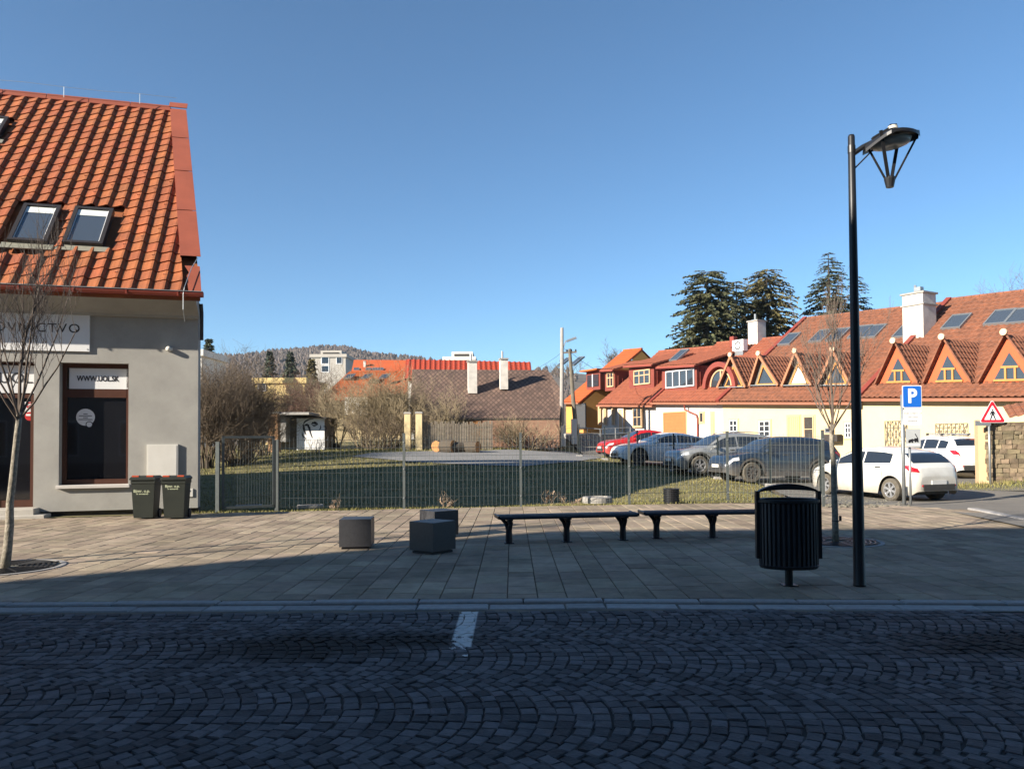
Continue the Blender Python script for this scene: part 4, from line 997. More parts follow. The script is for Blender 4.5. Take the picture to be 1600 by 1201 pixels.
# dried weeds at the fence
for k, (px, py, h) in enumerate(((690, 791, .35), (703, 791, .28), (858, 788, .42), (882, 787, .3), (900, 787, .16), (520, 796, .3))):
    rg = random.Random(70+k); p = hitz(px, py+1); t = thing('dry_weed', ['dry stalks with a curled brown leaf near the second fence post', 'short dry weed beside the curled brown leaf', 'tall dry weed midway between two fence posts', 'dry bunched weed left of the manhole ring', 'tiny dry weed just left of the manhole ring', 'thin dry stalks right of the gate'][k], 'weed', (p.x, p.y+.18, -.06), 0, 'dried weeds along the fence', local=True)
    m = MB()
    for s in range(5): grow(m, Vector((rg.gauss(0, .05), rg.gauss(0, .03), 0)), Vector((rg.gauss(0, .3), rg.gauss(0, .2), 1)), h*rg.uniform(.6, 1.1), .005, 1, rg, 3, 3, 45, .45, .2, .15, .003, 4)
    m.build('stalks', 'dry_plant', t); m = MB()
    for s in range(9):
        c = Vector((rg.gauss(0, .05), rg.gauss(0, .04), h*rg.uniform(.3, 1))); a, b = Vector((rg.gauss(0, .03), rg.gauss(0, .03), rg.gauss(0, .03))), Vector((rg.gauss(0, .03), rg.gauss(0, .03), rg.gauss(0, .03))); m.quad(c-a, c-b, c+a, c+b)
    m.build('leaves', 'dry_plant', t)
# ------------------------------------------------------------------ grass
rg = random.Random(99); m = MB()
def ok(x, y):
    r_ = False
    for (a, b), (c, d) in zip(lawn_poly, lawn_poly[1:]+lawn_poly[:1]):
        if (b > y) != (d > y) and x < (c-a)*(y-b)/(d-b)+a: r_ = not r_
    if not r_: return False
    r_ = False
    for (a, b), (c, d) in zip(lane_poly, lane_poly[1:]+lane_poly[:1]):
        if (b > y) != (d > y) and x < (c-a)*(y-b)/(d-b)+a: r_ = not r_
    return not r_
cnt = 0
while cnt < 30000:
    y = 17.8 + 28*rg.random()**1.5; x = rg.uniform(-.47, .36)*y
    if not ok(x, y): continue
    cnt += 1
    z = tz(x, y); h = rg.uniform(.03, .075)*(1+.5*(mnoise.noise((x*.6, y*.6, 0))))*(1 if y < 30 else 1.5); a = rg.uniform(0, 6.283); w_ = .012*(y/20); lx, ly = rg.gauss(0, h*.6), rg.gauss(0, h*.6)
    m.add([(x-w_*math.cos(a), y-w_*math.sin(a), z-.01), (x+w_*math.cos(a), y+w_*math.sin(a), z-.01), (x+lx, y+ly, z+h)], [(0, 1, 2)])
o = m.build('grass', 'grass_blade', None, fix=False, kind='stuff'); o['label'] = 'short dry winter grass on the lawn'
# leaf litter and stones along the edge of the car park
m = MB()
for k in range(420):
    px = rg.uniform(1290, 1420); p = hitt(px, rg.uniform(775, 792), 0, 12, 40); s = rg.uniform(.015, .05)
    m.bbox((p.x, p.y, tz(p.x, p.y)+s*.3), (s*1.5, s, s), s*.3, (Vector((math.cos(k), math.sin(k), 0)), Vector((-math.sin(k), math.cos(k), 0)), Z))
o = m.build('leaf_litter', 'gravel', None, fix=False, kind='stuff'); o['label'] = 'stones and leaf litter along the car park edge'

# fallen leaves and scraps on the slabs
m = MB(); rg = random.Random(77)
for k in range(260):
    y = rg.uniform(8.0, 18.5); x = rg.uniform(-.6, .55)*y
    if y > back_y(x)-.1 or y < kerb_y(x)+.2: continue
    s = rg.uniform(.008, .028); a = rg.uniform(0, 6.28); u_, v_ = Vector((math.cos(a), math.sin(a), rg.uniform(-.2, .3)))*s, Vector((-math.sin(a), math.cos(a), rg.uniform(-.1, .3)))*s*.6; c = Vector((x, y, .008+s*.3)); m.quad(c-u_, c-v_, c+u_, c+v_)
o = m.build('fallen_leaves', 'dry_plant', None, fix=False, kind='stuff'); o['label'] = 'scattered dry leaf scraps on the pavement'
# ------------------------------------------------------------------ hill
mat('hill_ground', (.17, .125, .085), (.10, .085, .065), .02, .95, contrast=1.4)
mat('hill_wood', (.115, .09, .074), (.08, .064, .055), .03, .95, var=.3)
mat('roof_orange', (.50, .115, .028), (.42, .095, .024), .6, .8, .3, 12, var=.1)
mat('roof_red', (.43, .075, .03), (.36, .062, .026), .6, .75, var=.1)
mat('roof_old', (.33, .115, .058), (.20, .085, .05), .9, .9, .3, 20, var=.22, contrast=1.2)
mat('wall_white', (.66, .63, .57), (.58, .55, .49), .8, .9, .1, 40)
mat('wall_cream', (.64, .52, .30), (.56, .45, .26), .8, .9, .1, 40)
mat('wall_yellow', (.62, .47, .20), (.55, .42, .19), .6, .9)
mat('wall_orange', (.60, .30, .08), (.52, .26, .075), .6, .9)
mat('block_pale', (.42, .39, .34), (.34, .32, .29), .3, .9)
mat('brick_old', (.46, .26, .13), (.30, .17, .09), 4, .9, .6, 30)
mat('wall_weathered', (.30, .17, .11), (.20, .12, .085), 1.5, .9, .4, 20)
mat('wood_old', (.22, .19, .15), (.13, .11, .085), 6, .9, .3, 40, var=.2)
mat('wood_warm', (.42, .20, .07), (.33, .15, .05), 6, .7, var=.1)
mat('cut_wood', (.46, .24, .09), (.30, .15, .06), 9, .9)
mat('chimney_white', (.66, .62, .55), (.46, .43, .39), 2.5, .9, .2, 30)
mat('trim_red', (.24, .05, .034), (.19, .04, .028), 3, .6)
mat('ivory_rail', (.6, .6, .6), None, 3, .5)
def slate_extra(t, b, col, geo, tc):
    """diamond slates: courses of lozenges in the plane of the roof"""
    mp = nd(t, 'ShaderNodeMapping'); mp.inputs['Rotation'].default_value = (0, R(45), 0); mp.inputs['Scale'].default_value = (1, 1, 1)
    t.links.new(tc.outputs['Object'], mp.inputs[0]); sp = nd(t, 'ShaderNodeSeparateXYZ'); t.links.new(mp.outputs[0], sp.inputs[0]); cb = nd(t, 'ShaderNodeCombineXYZ'); t.links.new(sp.outputs['X'], cb.inputs['X']); t.links.new(sp.outputs['Z'], cb.inputs['Y'])
    br = nd(t, 'ShaderNodeTexBrick', offset=0.0); br.inputs['Scale'].default_value = 1; br.inputs['Brick Width'].default_value = .22; br.inputs['Row Height'].default_value = .22; br.inputs['Mortar Size'].default_value = .022; br.inputs['Bias'].default_value = 0
    br.inputs['Color1'].default_value = (.75, .75, .75, 1); br.inputs['Color2'].default_value = (1.25, 1.2, 1.15, 1); br.inputs['Mortar'].default_value = (.45, .42, .4, 1)
    t.links.new(cb.outputs[0], br.inputs['Vector'])
    mx = nd(t, 'ShaderNodeMix', data_type='RGBA', blend_type='MULTIPLY'); mx.inputs[0].default_value = 1; t.links.new(col, mx.inputs[6]); t.links.new(br.outputs['Color'], mx.inputs[7])
    return mx.outputs[2]
mat('slate_brown', (.175, .115, .090), (.105, .072, .058), 2.5, .85, .3, 30, extra=slate_extra)
sky_pts = [(-500, 572), (-200, 562), (0, 557), (150, 552), (260, 549), (330, 547), (400, 545), (450, 543.5), (500, 538), (540, 537), (580, 546), (640, 550), (700, 557), (760, 561), (840, 567), (900, 570), (1000, 580), (1150, 592), (1400, 605), (1700, 615), (2200, 630)]
def sk(px):
    for (a, b), (c, d) in zip(sky_pts, sky_pts[1:]):
        if a <= px <= c: return b+(d-b)*(px-a)/(c-a)
    return 630
m = MB(); cols = list(range(-500, 2201, 30)); rows = [(330, .0), (430, .18), (560, .45), (700, .72), (820, .90), (900, 1.0), (1000, .97), (1300, .6)]
top = {}
for px in cols:
    T = at(px, sk(px)+13, 900)
    for Y, f in rows:
        b = at(px, sk(px), Y); x = b.x; z = -2 + (T.z+2)*f + (8*mnoise.noise((x*.006, Y*.006, 3)) if 0 < f < .95 else 0)
        m.v.append((x, Y, z))
n = len(rows)
for i in range(len(cols)-1):
    for j in range(n-1): m.f.append((i*n+j, (i+1)*n+j, (i+1)*n+j+1, i*n+j+1))
hill = struct(m, 'hill', 'hill_ground', 'distant brown hill beyond the town', smooth=True)
# woods on it: bare crowns in one mass, thinning out to the right where the slope is meadow
rg = random.Random(21); wm_ = MB()
def hz(px, Y):
    T = at(px, sk(px)+13, 900); f = 0
    for (a, fa), (b, fb_) in zip(rows, rows[1:]):
        if a <= Y <= b: f = fa+(fb_-fa)*(Y-a)/(b-a)
    x = at(px, sk(px), Y).x
    return x, -2+(T.z+2)*f + (8*mnoise.noise((x*.006, Y*.006, 3)) if 0 < f < .95 else 0)
for k in range(9000):
    px = rg.uniform(250, 900); Y = 350 + 560*rg.random()**.7
    dens = 1 if px < 560 else max(.06, 1-(px-560)/120)
    x, z = hz(px, Y)
    if mnoise.noise((x*.008, Y*.008, 9)) > .28: continue
    if rg.random() > dens: continue
    h = rg.uniform(4.5, 8)*(.75+.25*Y/900); w_ = h*rg.uniform(.28, .42); c = Vector((x, Y, z+h*.5)); a0 = rg.uniform(0, 6)
    vs = [c+Vector((0, 0, h*.55))]
    for lv, (zz, rr_) in enumerate(((.25, .6), (-.1, .95), (-.45, .5))):
        for q in range(5): a = a0+q*1.2566+lv*.6; g_ = rg.uniform(.7, 1.25); vs.append(c+Vector((math.cos(a)*w_*rr_*g_, math.sin(a)*w_*rr_*g_, h*zz*rg.uniform(.8, 1.2))))
    fs = [(0, 1+q, 1+(q+1) % 5) for q in range(5)]
    for lv in range(2): fs += [(1+lv*5+q, 6+lv*5+q, 6+lv*5+(q+1) % 5, 1+lv*5+(q+1) % 5) for q in range(5)]
    wm_.add(vs, fs)
o = wm_.build('hillside_wood', 'hill_wood', None, fix=False, kind='stuff'); o['label'] = 'bare grey brown wood covering the distant hill'
# ------------------------------------------------------------------ conifers
def conifer(px, py_top, py_base, Y, wpx, m_, label, seed, whorls=34, per=8, droop=.35, name='conifer', group=None, pw=.8, top_cut=0.0, spray=1.0, fl=1.0):
    rg = random.Random(seed); tp = at(px, py_top, Y); bs = at(px, py_base, Y); H = tp.z-bs.z; b = Vector((tp.x, Y, bs.z)); Rb = wpx/FPX*Y/2
    t = thing(name, label, 'tree', tuple(b), 0, group); m = MB(); br = MB()
    m.path([b-Z*.5, b+Z*H*.5, b+Z*H*(.985-top_cut)], [H*.018+.05, H*.011+.03, .03], 8); m.build('trunk', 'bark_dark', t)
    cr = MB()
    for i in range(whorls):
        f = (i+rg.random()*.6)/whorls; z = H*(.06+.94*f)*(1-top_cut*.02); Rz = Rb*(1-f*.985)**pw*(1 if f > .12 else .8)
        for k in range(per):
            a = rg.uniform(0, 6.283); L = Rz*rg.uniform(.55, 1.15)+.12; o = b+Z*z; d = Vector((math.cos(a), math.sin(a), rg.uniform(-.05, .2)))
            pts = []; ns = 4
            for s in range(ns+1): q = s/ns; pts.append(o + Vector((d.x*L*q, d.y*L*q, d.z*L*q - droop*L*q*q + .25*droop*L*q**4)))
            br.path(pts, [.02*Y/60, .016*Y/60, .012*Y/60, .008*Y/60, .005*Y/60], 3)
            ng = max(4, int(L*6*spray))
            for s in range(ng):
                q = .2+.8*(s+rg.random())/ng; j = min(ns-1, int(q*ns)); c = pts[j].lerp(pts[j+1], q*ns-j); sp = (.22+.34*(1-q*.5))*max(.35, min(1.0, L*.4))*rg.uniform(.7, 1.3)*(1.0 if spray < 1.1 else .66)*fl
                side = Vector((-d.y, d.x, 0))*rg.choice((-1, 1)); v = (side*rg.uniform(.3, 1)+Vector((d.x, d.y, 0))*rg.uniform(.2, .8)+Z*rg.uniform(-.75, .12)).normalized(); wv = v.cross(Vector((rg.gauss(0, 1), rg.gauss(0, 1), rg.gauss(0, 1)))).normalized()*sp*.28
                cr.add([c-wv*.5, c+v*sp*.55-wv, c+v*sp, c+v*sp*.55+wv, c+wv*.5], [(0, 1, 2, 3, 4)])
    br.build('branches', 'bark_dark', t, kind='stuff'); cr.build('crown', m_, t, fix=False)
    return t
conifer(1104, 421, 690, 66, 165, 'needle', 'broad dark spruce rising left behind the red roofs', 1, 46, 13, .34, 'spruce', 'big spruces behind the row of houses', .30, .03, 2.6)
conifer(1150, 436, 690, 68, 110, 'needle_yellow', 'ragged olive spruce with bare broken top behind the white chimney', 9, 42, 12, .40, 'spruce', 'big spruces behind the row of houses', .35, .0, 2.4)
conifer(1198, 419, 690, 70, 140, 'needle_yellow', 'yellowish drooping conifer right of the white chimney', 2, 46, 14, .42, 'spruce', 'big spruces behind the row of houses', .30, 0, 2.4)
conifer(1294, 394, 690, 72, 150, 'needle_blue', 'pointed dark spruce above the long tiled roof', 3, 50, 12, .34, 'spruce', 'big spruces behind the row of houses', .55, 0, 2.6)
conifer(1340, 428, 690, 76, 90, 'needle', 'slimmer spruce half hidden by the lamp pole', 4, 44, 13, .35, 'spruce', 'big spruces behind the row of houses', .5, 0, 2.4)
conifer(422, 548, 625, 120, 34, 'needle_blue', 'left of two dark pointed firs below the hill', 5, 30, 9, .25, 'fir', 'dark firs below the hill', .8, 0, 1.0, 2.6)
conifer(454, 549, 630, 115, 40, 'needle_blue', 'right of two dark pointed firs below the hill', 6, 30, 9, .25, 'fir', 'dark firs below the hill', .8, 0, 1.0, 2.6)
conifer(487, 560, 640, 90, 36, 'needle_yellow', 'rusty green conifer left of the pale flat block', 7, 30, 9, .25, 'fir', 'dark firs below the hill', .8, 0, 1.0, 2.2)
conifer(327, 529, 600, 80, 30, 'needle_blue', 'dark conifer top just right of the house corner', 8, 26, 9, .25, 'fir', 'dark firs below the hill', .8, 0, 1.0, 2.2)
shrub(1590, 560, 424, 60, 90, 7, 'twig', 'bare tree beyond the ridge at the right edge', 31, name='bare_tree', rr=.07, cat='tree', depth=3)
shrub(955, 600, 541, 95, 44, 7, 'twig', 'bare tree top behind the far orange roof', 32, name='bare_tree', rr=.06, cat='tree')
# ------------------------------------------------------------------ helpers for houses seen from the garden side
def hpoly(m, pts): m.poly(pts); return m
def gable_house(name, label, quad_px, Yf, depth, wall_m, roof_m, eave_over=.3, base_z=None, rows=None, ridge_px=None, group=None, tiles=None):
    """front eave from quad_px[0] to quad_px[1] (pixels) at depth Yf; ridge from ridge_px at Yf+depth; back slope behind"""
    (ax, ay), (bx, by) = quad_px; A = at(ax, ay, Yf[0]); B = at(bx, by, Yf[1]); (cx, cy), (dx, dy) = ridge_px; C = at(cx, cy, Yf[0]+depth); D = at(dx, dy, Yf[1]+depth)
    bz = min(tz(A.x, A.y), tz(B.x, B.y))-.2 if base_z is None else base_z
    t = thing(name, label, 'house', ((A.x+B.x)/2, (A.y+B.y)/2, bz), 0, group)
    inn = ((C-A)*.5+(D-B)*.5); inn.z = 0; inn.normalize(); u = (B-A).normalized()
    m = MB(); th = Z*.12
    A2, B2 = C+(C-A)*1.0, D+(D-B)*1.0; A2.z = A.z; B2.z = B.z
    if tiles: tile_sheet(m, A, B, C, D, *tiles)
    else: m.quad(A, B, D, C)
    m.quad(C, D, B2, A2); m.quad(A, A-th, C-th, C); m.quad(B, B-th, D-th, D); m.quad(A-th, B-th, D-th, C-th)
    ro = m.build('roof', roof_m, t, fix=False)
    q = eave_over; a, b = A+inn*q+u*q*.6, B+inn*q-u*q*.6; a2, b2 = A2-inn*q+u*q*.6, B2-inn*q-u*q*.6
    m = MB(); low = lambda p: Vector((p.x, p.y, bz)); tp = lambda p: Vector((p.x, p.y, A.z+.02 if p in (a, a2) else B.z+.02))
    for p, r_ in ((a, b), (b, b2), (b2, a2), (a2, a)): m.quad(low(p), low(r_), tp(r_), tp(p))
    m.poly([tp(a), tp(a2), C-th*1.5+u*q*.6]); m.poly([tp(b), tp(b2), D-th*1.5-u*q*.6]); m.build('wall', wall_m, t, fix=False)
    return t, A, B, C, D, ro, inn, u
def tile_sheet(m, A, B, C, D, cw=.3, rh=.36, amp=.035, step=.022):
    """pan tiles as relief over the quad A B (eave) C D (ridge)"""
    A, B, C, D = map(Vector, (A, B, C, D)); nrm = (B-A).cross(C-A).normalized()
    if nrm.z < 0: nrm = -nrm
    W_ = max((B-A).length, (D-C).length); H_ = max((C-A).length, (D-B).length); nc = max(2, int(W_/cw)); nr = max(2, int(H_/rh)); prof = ((0, 0), (.38, .1), (.62, 1), (.86, .75))
    us = [((i+a)/nc, h) for i in range(nc) for a, h in prof] + [(1.0, 0)]; nu = len(us)
    for j in range(nr):
        for v, lift in ((j/nr, step), ((j+1)/nr, 0)):
            for a, h in us: p = A.lerp(B, a).lerp(C.lerp(D, a), v); m.v.append(tuple(p + nrm*(h*amp+lift)))
        o = len(m.v)-2*nu
        for i in range(nu-1): m.f.append((o+i, o+i+1, o+nu+i+1, o+nu+i))
        if j:
            for i in range(nu-1): m.f.append((o-nu+i, o-nu+i+1, o+i+1, o+i))
def roof_pt(px, py, A, B, C):
    N = (B-A).cross(C-A).normalized(); return hitp(px, py, A, N), (N if N.z > 0 else -N)
def chimney(root_or_parent, px, py0, py1, wpx, Y, m_='chimney_white', dd=.55, pot=True, rz=0.0, cap=True):
    b = at(px, py0, Y); tp = at(px, py1, Y); w_ = wpx/FPX*Y; ax = (Vector((math.cos(rz), math.sin(rz), 0)), Vector((-math.sin(rz), math.cos(rz), 0)), Z)
    c = Vector((b.x, b.y, 0)); m = MB(); m.box(c+Z*((b.z-.6+tp.z)/2), (w_*.86, dd, tp.z-b.z+.6), ax); o = m.build('chimney', m_, root_or_parent)
    if cap: m = MB(); m.box(c+Z*(tp.z+.04), (w_, dd+.14, .09), ax); m.build('cap', 'concrete', o)
    if pot: m = MB(); m.tube(c+Z*(tp.z+.05)-ax[0]*w_*.15, c+Z*(tp.z+.55)-ax[0]*w_*.15, .07, n=8); m.build('flue', 'galv', o)
    return o
def skylight_on(ro, c, ux, vx, nrm, w_, h_, fm='galv'):
    ax = (ux, vx, nrm); m = MB(); f_ = .07
    for (a, b, s1, s2) in ((0, h_/2-f_/2, w_, f_), (0, -h_/2+f_/2, w_, f_), (w_/2-f_/2, 0, f_, h_-2*f_), (-w_/2+f_/2, 0, f_, h_-2*f_)): m.box(c+ux*a+vx*b+nrm*.06, (s1, s2, .14), ax)
    o = m.build('skylight', fm, ro); MB().box(c+nrm*.09, (w_-2*f_, h_-2*f_, .02), ax).build('pane', 'sky_glass', o); return o
# ------------------------------------------------------------------ brown roofed house
t, A, B, C, D, ro, inn, u = gable_house('brown_house', 'low old house with brown diamond slate roof behind the lawn', ((640, 653), (874, 653)), (46, 47), 5.0, 'wall_white', 'slate_brown', .45, ridge_px=((644, 577), (856, 578)))
# clipped right end: hip triangle
m = MB(); e1 = at(879, 612, 49.3); m.poly([D, B, B+inn*9.5, e1+inn*1.2]); m.poly([D, e1, B]); m.build('hip', 'slate_brown', ro, fix=False)
m = MB(); m.bar(A-inn*.05-Z*.06, B-inn*.05-Z*.06, .12, .10); m.build('gutter', 'plinth_dark', t)
chimney(ro, 738, 600, 566, 16, 49.0, rz=R(8)); chimney(ro, 787, 594, 562, 14, 49.5, rz=R(8))
wz = at(800, 653, 47).z
for (p0, p1, y0, y1, mm) in ((706, 722, 657, 690, 'wood_old'), (730, 752, 657, 692, 'wood_warm'), (770, 800, 662, 690, 'brick_old'), (825, 842, 662, 684, 'brick_old')):
    a, b = at(p0, y1, 46.4), at(p1, y0, 46.4+.15); o = MB().box((a+b)/2, (abs(b.x-a.x), .12, abs(b.z-a.z))).build('shutter', mm, t)
m = MB(); a, b = at(754, 700, 46.3), at(874, 656, 46.3); m.box((a+b)/2, (abs(b.x-a.x), .1, abs(b.z-a.z))); m.build('brick_wall', 'wall_weathered', t)
# board fence in front, plank by plank
a, b = hitt(655, 703), hitt(770, 702); rg = random.Random(5)
t = thing('board_fence', 'grey weathered board fence in front of the brown roofed house', 'fence', tuple(a)); L = (b-a).length; n = 44
for k in range(n):
    p = a.lerp(b, (k+.5)/n); h = 1.55*rg.uniform(.92, 1.05)
    MB().box(p+Z*(h/2-.05), (L/n*.78, .025, h), (Vector((1, 0, rg.gauss(0, .02))).normalized(), Vector((0, 1, 0)), Z)).build('plank', 'wood_old', t)
for z in (.3, 1.2): MB().bar(a+Z*z+Vector((0, .04, 0)), b+Z*z+Vector((0, .04, 0)), .04, .09).build('rail', 'wood_old', t)
for px, wd, lb in ((637, .32, 'left cream gate pillar beside the pollarded bush'), (655, .34, 'right cream gate pillar beside the board fence')):
    p = hitt(px, 703); t = thing('gate_pillar', lb, 'pillar', (p.x, p.y, p.z), 0, 'cream gate pillars by the board fence', local=True)
    MB().box((0, 0, .95), (wd, wd, 2.0)).build('shaft', 'wall_cream', t); MB().bbox((0, 0, 2.0), (wd+.06, wd+.06, .1), .03).build('cap', 'concrete', t)
# sawn logs
for k, (px, py, r_, L, a, lb) in enumerate(((686, 706, .30, .55, 64, 'sawn log with pale orange cut end at the left of the pile'), (700, 707, .33, .7, 148, 'sawn log second from the left of the pile'), (712, 707, .27, .8, 22, 'dark sawn log in the middle of the pile'), (722, 706, .24, .7, 160, 'low dark log near the right of the pile'), (735, 707, .30, .9, 150, 'large dark log at the right end of the pile'))):
    p = hitt(px, py); t = thing('log', lb, 'log', (p.x, p.y, p.z), R(a), 'pile of sawn logs on the lawn', local=True); ax = (Vector((0, 1, 0)), Z, Vector((1, 0, 0)))
    MB().lathe([(r_*.97, -L/2), (r_*1.03, -L*.2), (r_, L/2)], (0, 0, r_*.95), 14, ax).build('bark', 'bark_dark', t)
    for s in (-1, 1): MB().lathe([(r_*.94, 0), (r_*.94, .02)], (s*(L/2+.001)-(.01), 0, r_*.95), 14, ax).build('cut_end', 'cut_wood', t)
p = hitt(700, 692); t = thing('log', 'small upper log resting on the pile', 'log', (p.x, p.y-1.2, tz(p.x, p.y-1.2)+.5), R(60), 'pile of sawn logs on the lawn', local=True)
MB().lathe([(.19, -.3), (.2, .3)], (0, 0, .1), 12, (Vector((0, 1, 0)), Z, Vector((1, 0, 0)))).build('bark', 'bark_dark', t); MB().lathe([(.18, 0), (.18, .02)], (-.312, 0, .1), 12, (Vector((0, 1, 0)), Z, Vector((1, 0, 0)))).build('cut_end', 'cut_wood', t)
# ------------------------------------------------------------------ shed with a painted end
p0, p1 = hitt(466, 703), hitt(517, 701); p1.y = p0.y; Yb = p0.y
t = thing('painted_shed', 'small shed with black line drawing on its pale blue white end', 'shed', (p0.x, Yb, p0.z))
ztop = at(490, 653, Yb).z; wd = p1.x-p0.x
MB().box(((p0.x+p1.x)/2, Yb+1.3, (p0.z-.2+ztop)/2), (wd, 2.55, ztop-p0.z+.2)).build('wall', 'wood_old', t)
pn_ = MB().box(((p0.x+p1.x)/2, Yb-.012, (p0.z+.02+ztop)/2), (wd-.02, .03, ztop-p0.z-.04)).build('painted_panel', 'white_board', t)
MB().box((p0.x-.03, Yb-.02, (p0.z+ztop)/2), (.09, .09, ztop-p0.z)).build('corner_board', 'white_board', t)
lh = at(440, 648, Yb); m = MB(); l0 = p0.x-1.35; m.add([(l0, Yb-.2, ztop+.1), (p0.x+.2, Yb-.25, ztop+.22), (p1.x+.15, Yb-.25, ztop+.04), (p1.x+.15, Yb+2.8, ztop+.04), (p0.x+.2, Yb+2.8, ztop+.22), (l0, Yb+2.8, ztop+.1)], [(0, 1, 4, 5), (1, 2, 3, 4)]); m2 = MB(); m2.v = m.v + [(a, b, c-.09) for a, b, c in m.v]; m2.f = m.f + [tuple(6+q for q in reversed(f)) for f in m.f] + [(k, (k+1) % 6, 6+(k+1) % 6, 6+k) for k in range(6)]
m2.build('roof', 'plinth_dark', t)
MB().box((l0+.7, Yb+1.4, (p0.z+ztop)/2-.1), (1.2, 2.3, ztop-p0.z)).build('lean_to', 'wood_old', t)
dr_ = MB(); ux = (p1.x-p0.x)/51.0*1.4
def DP(px, py): q = at(px, py, Yb-.03); return Vector((q.x, Yb-.03, q.z))
def stroke(pts, ws): 
    ps = [DP(*q) for q in pts]
    for i in range(len(ps)-1):
        d = (ps[i+1]-ps[i]).normalized(); s = Vector((-d.z, 0, d.x)); w0, w1 = ws[i]*ux, ws[i+1]*ux
        dr_.prism([ps[i]-s*w0, ps[i+1]-s*w1, ps[i+1]+s*w1, ps[i]+s*w0], (0, -.006-.0007*len(dr_.f) % .004, 0))
stroke([(474, 662), (477, 658), (483, 655), (490, 654)], [.5, 1.1, .8, .3]); stroke([(474, 663), (475, 671), (478, 679)], [1.2, 1.6, .5]); stroke([(476, 664), (481, 663), (483, 669)], [1, 1.6, 1.2]); stroke([(483, 667), (485, 676), (488, 684)], [1.6, 1, .4])
stroke([(486, 662.5), (490, 660), (494, 661), (497, 663.5)], [.2, 1.8, 1.8, .2]); stroke([(487, 663.5), (491, 665), (496, 663.5)], [.2, 1.2, .2]); stroke([(501, 664), (501, 669), (498, 672)], [.3, .9, .2]); stroke([(505, 666), (509, 666), (510, 670), (507, 673)], [.3, .8, .6, .2]); stroke([(472, 676), (473, 681), (477, 684), (476, 689)], [.5, .9, .5, .3]); stroke([(510, 688), (513, 684), (512, 680)], [.8, .6, .2])
dr_.build('drawing', 'ink', pn_)
# old brick gate pillar by the shrubs
p = hitt(428, 706); t = thing('brick_pillar', 'crumbling old brick pillar left of the painted shed', 'pillar', (p.x, p.y, p.z-.1), 0, local=True); rg = random.Random(8); ht = at(428, 646, p.y).z-p.z+.1
for k in range(int(ht/.11)):
    for j in range(2):
        off = (k % 2)*.08; sz = .62-.12*(k*.11/ht)
        MB().box(((j-.5)*sz*.5+off*.3, rg.gauss(0, .012), .055+k*.11), (sz*.5-.012, .5+rg.gauss(0, .02), .098)).build('brick', 'brick_old', t)
MB().box((0, 0, ht/2), (.5, .42, ht-.02)).build('mortar_core', 'concrete', t); MB().bbox((0, 0, ht+.05), (.7, .6, .12), .04).build('cap', 'concrete', t)
# ------------------------------------------------------------------ roofs of the town behind
t, A, B, C, D, ro, inn, u = gable_house('orange_roof_house', 'house with wide orange roof and skylights behind the garden', ((492, 630), (668, 609)), (68, 72), 6, 'wall_cream', 'roof_orange', .4, base_z=0, ridge_px=((546, 580), (668, 579)))
N = (B-A).cross(C-A).normalized(); N = N if N.z > 0 else -N
for px in (546, 573, 601): 
    c = hitp(px, 589, A, N); skylight_on(ro, c, u, (C-A).normalized(), N, .8, 1.0)
MB().box(at(556, 634, 69)+Vector((0, .15, 0)), (2.0, .3, 1.6)).build('bay', 'wall_white', t)
t, A, B, C, D, ro, inn, u = gable_house('far_orange_house', 'long orange roof with a row of small dormers behind the nearer orange roof', ((548, 585), (650, 584)), (95, 96), 5, 'wall_white', 'roof_orange', .3, base_z=0, ridge_px=((553, 562), (640, 562.5)))
N = (B-A).cross(C-A).normalized(); N = N if N.z > 0 else -N
for px in (557, 576, 586, 595): 
    c = hitp(px, 577, A, N); skylight_on(ro, c, u, (C-A).normalized(), N, .7, .7)
chimney(ro, 570, 571, 565, 4, 98, dd=.5, pot=False)
t, A, B, C, D, ro, inn, u = gable_house('red_tiled_house', 'bright red tiled roof showing over the brown slate roof', ((632, 592), (832, 592)), (62, 63), 4.5, 'wall_white', 'roof_red', .4, base_z=0, ridge_px=((634, 561.5), (829, 566)), tiles=(.42, .45, .07, .04))
def block(name, label, pxs, pys, Y, dep, m_, wins=(), pent=None):
    a, b = at(pxs[0], pys[1], Y), at(pxs[1], pys[0], Y); t = thing(name, label, 'building', ((a.x+b.x)/2, Y, 0)); c = (a+b)/2
    MB().box((c.x, Y+dep/2, b.z/2-.3), (b.x-a.x, dep, b.z-.6+.0)).build('wall', m_, t)
    MB().box((c.x, Y+dep/2, b.z-.3), (b.x-a.x+.5, dep+.5, .6)).build('parapet', m_, t)
    if pent: q0, q1 = at(pent[0], pent[3], Y+2), at(pent[1], pent[2], Y+2); MB().box(((q0.x+q1.x)/2, Y+dep/2, (b.z+q1.z)/2), (q1.x-q0.x, dep*.5, q1.z-b.z)).build('roof_house', m_, t); MB().box(((q0.x+q1.x)/2, Y+dep*.24, (b.z+q1.z)/2), ((q1.x-q0.x)*.75, .2, (q1.z-b.z)*.3)).build('opening', 'plinth_dark', t)
    for (wx, wy, w_, h_) in wins:
        q = at(wx, wy, Y-.05); o = MB().box((q.x, Y-.03, q.z), (w_, .12, h_)).build('window', 'white_board', t); MB().box((q.x, Y-.08, q.z), (w_*.8, .06, h_*.8)).build('pane', 'window_dark', o)
    return t
block('apartment_block', 'pale flat roofed apartment block in front of the hill', (486, 540), (553, 610), 150, 14, 'block_pale', ((508, 563, 1.6, 1.5), (508, 576, 1.6, 1.4), (530, 563, 1.2, 1.4)), (498, 531, 546, 552))
block('white_block', 'white flat topped block behind the chimneys', (694, 741), (557, 600), 130, 12, 'wall_white', (), (705, 738, 548, 556))
block('yellow_house', 'low yellow flat roofed house below the firs', (398, 476), (590, 640), 85, 9, 'wall_yellow', ((409, 602, .9, 1.3),))
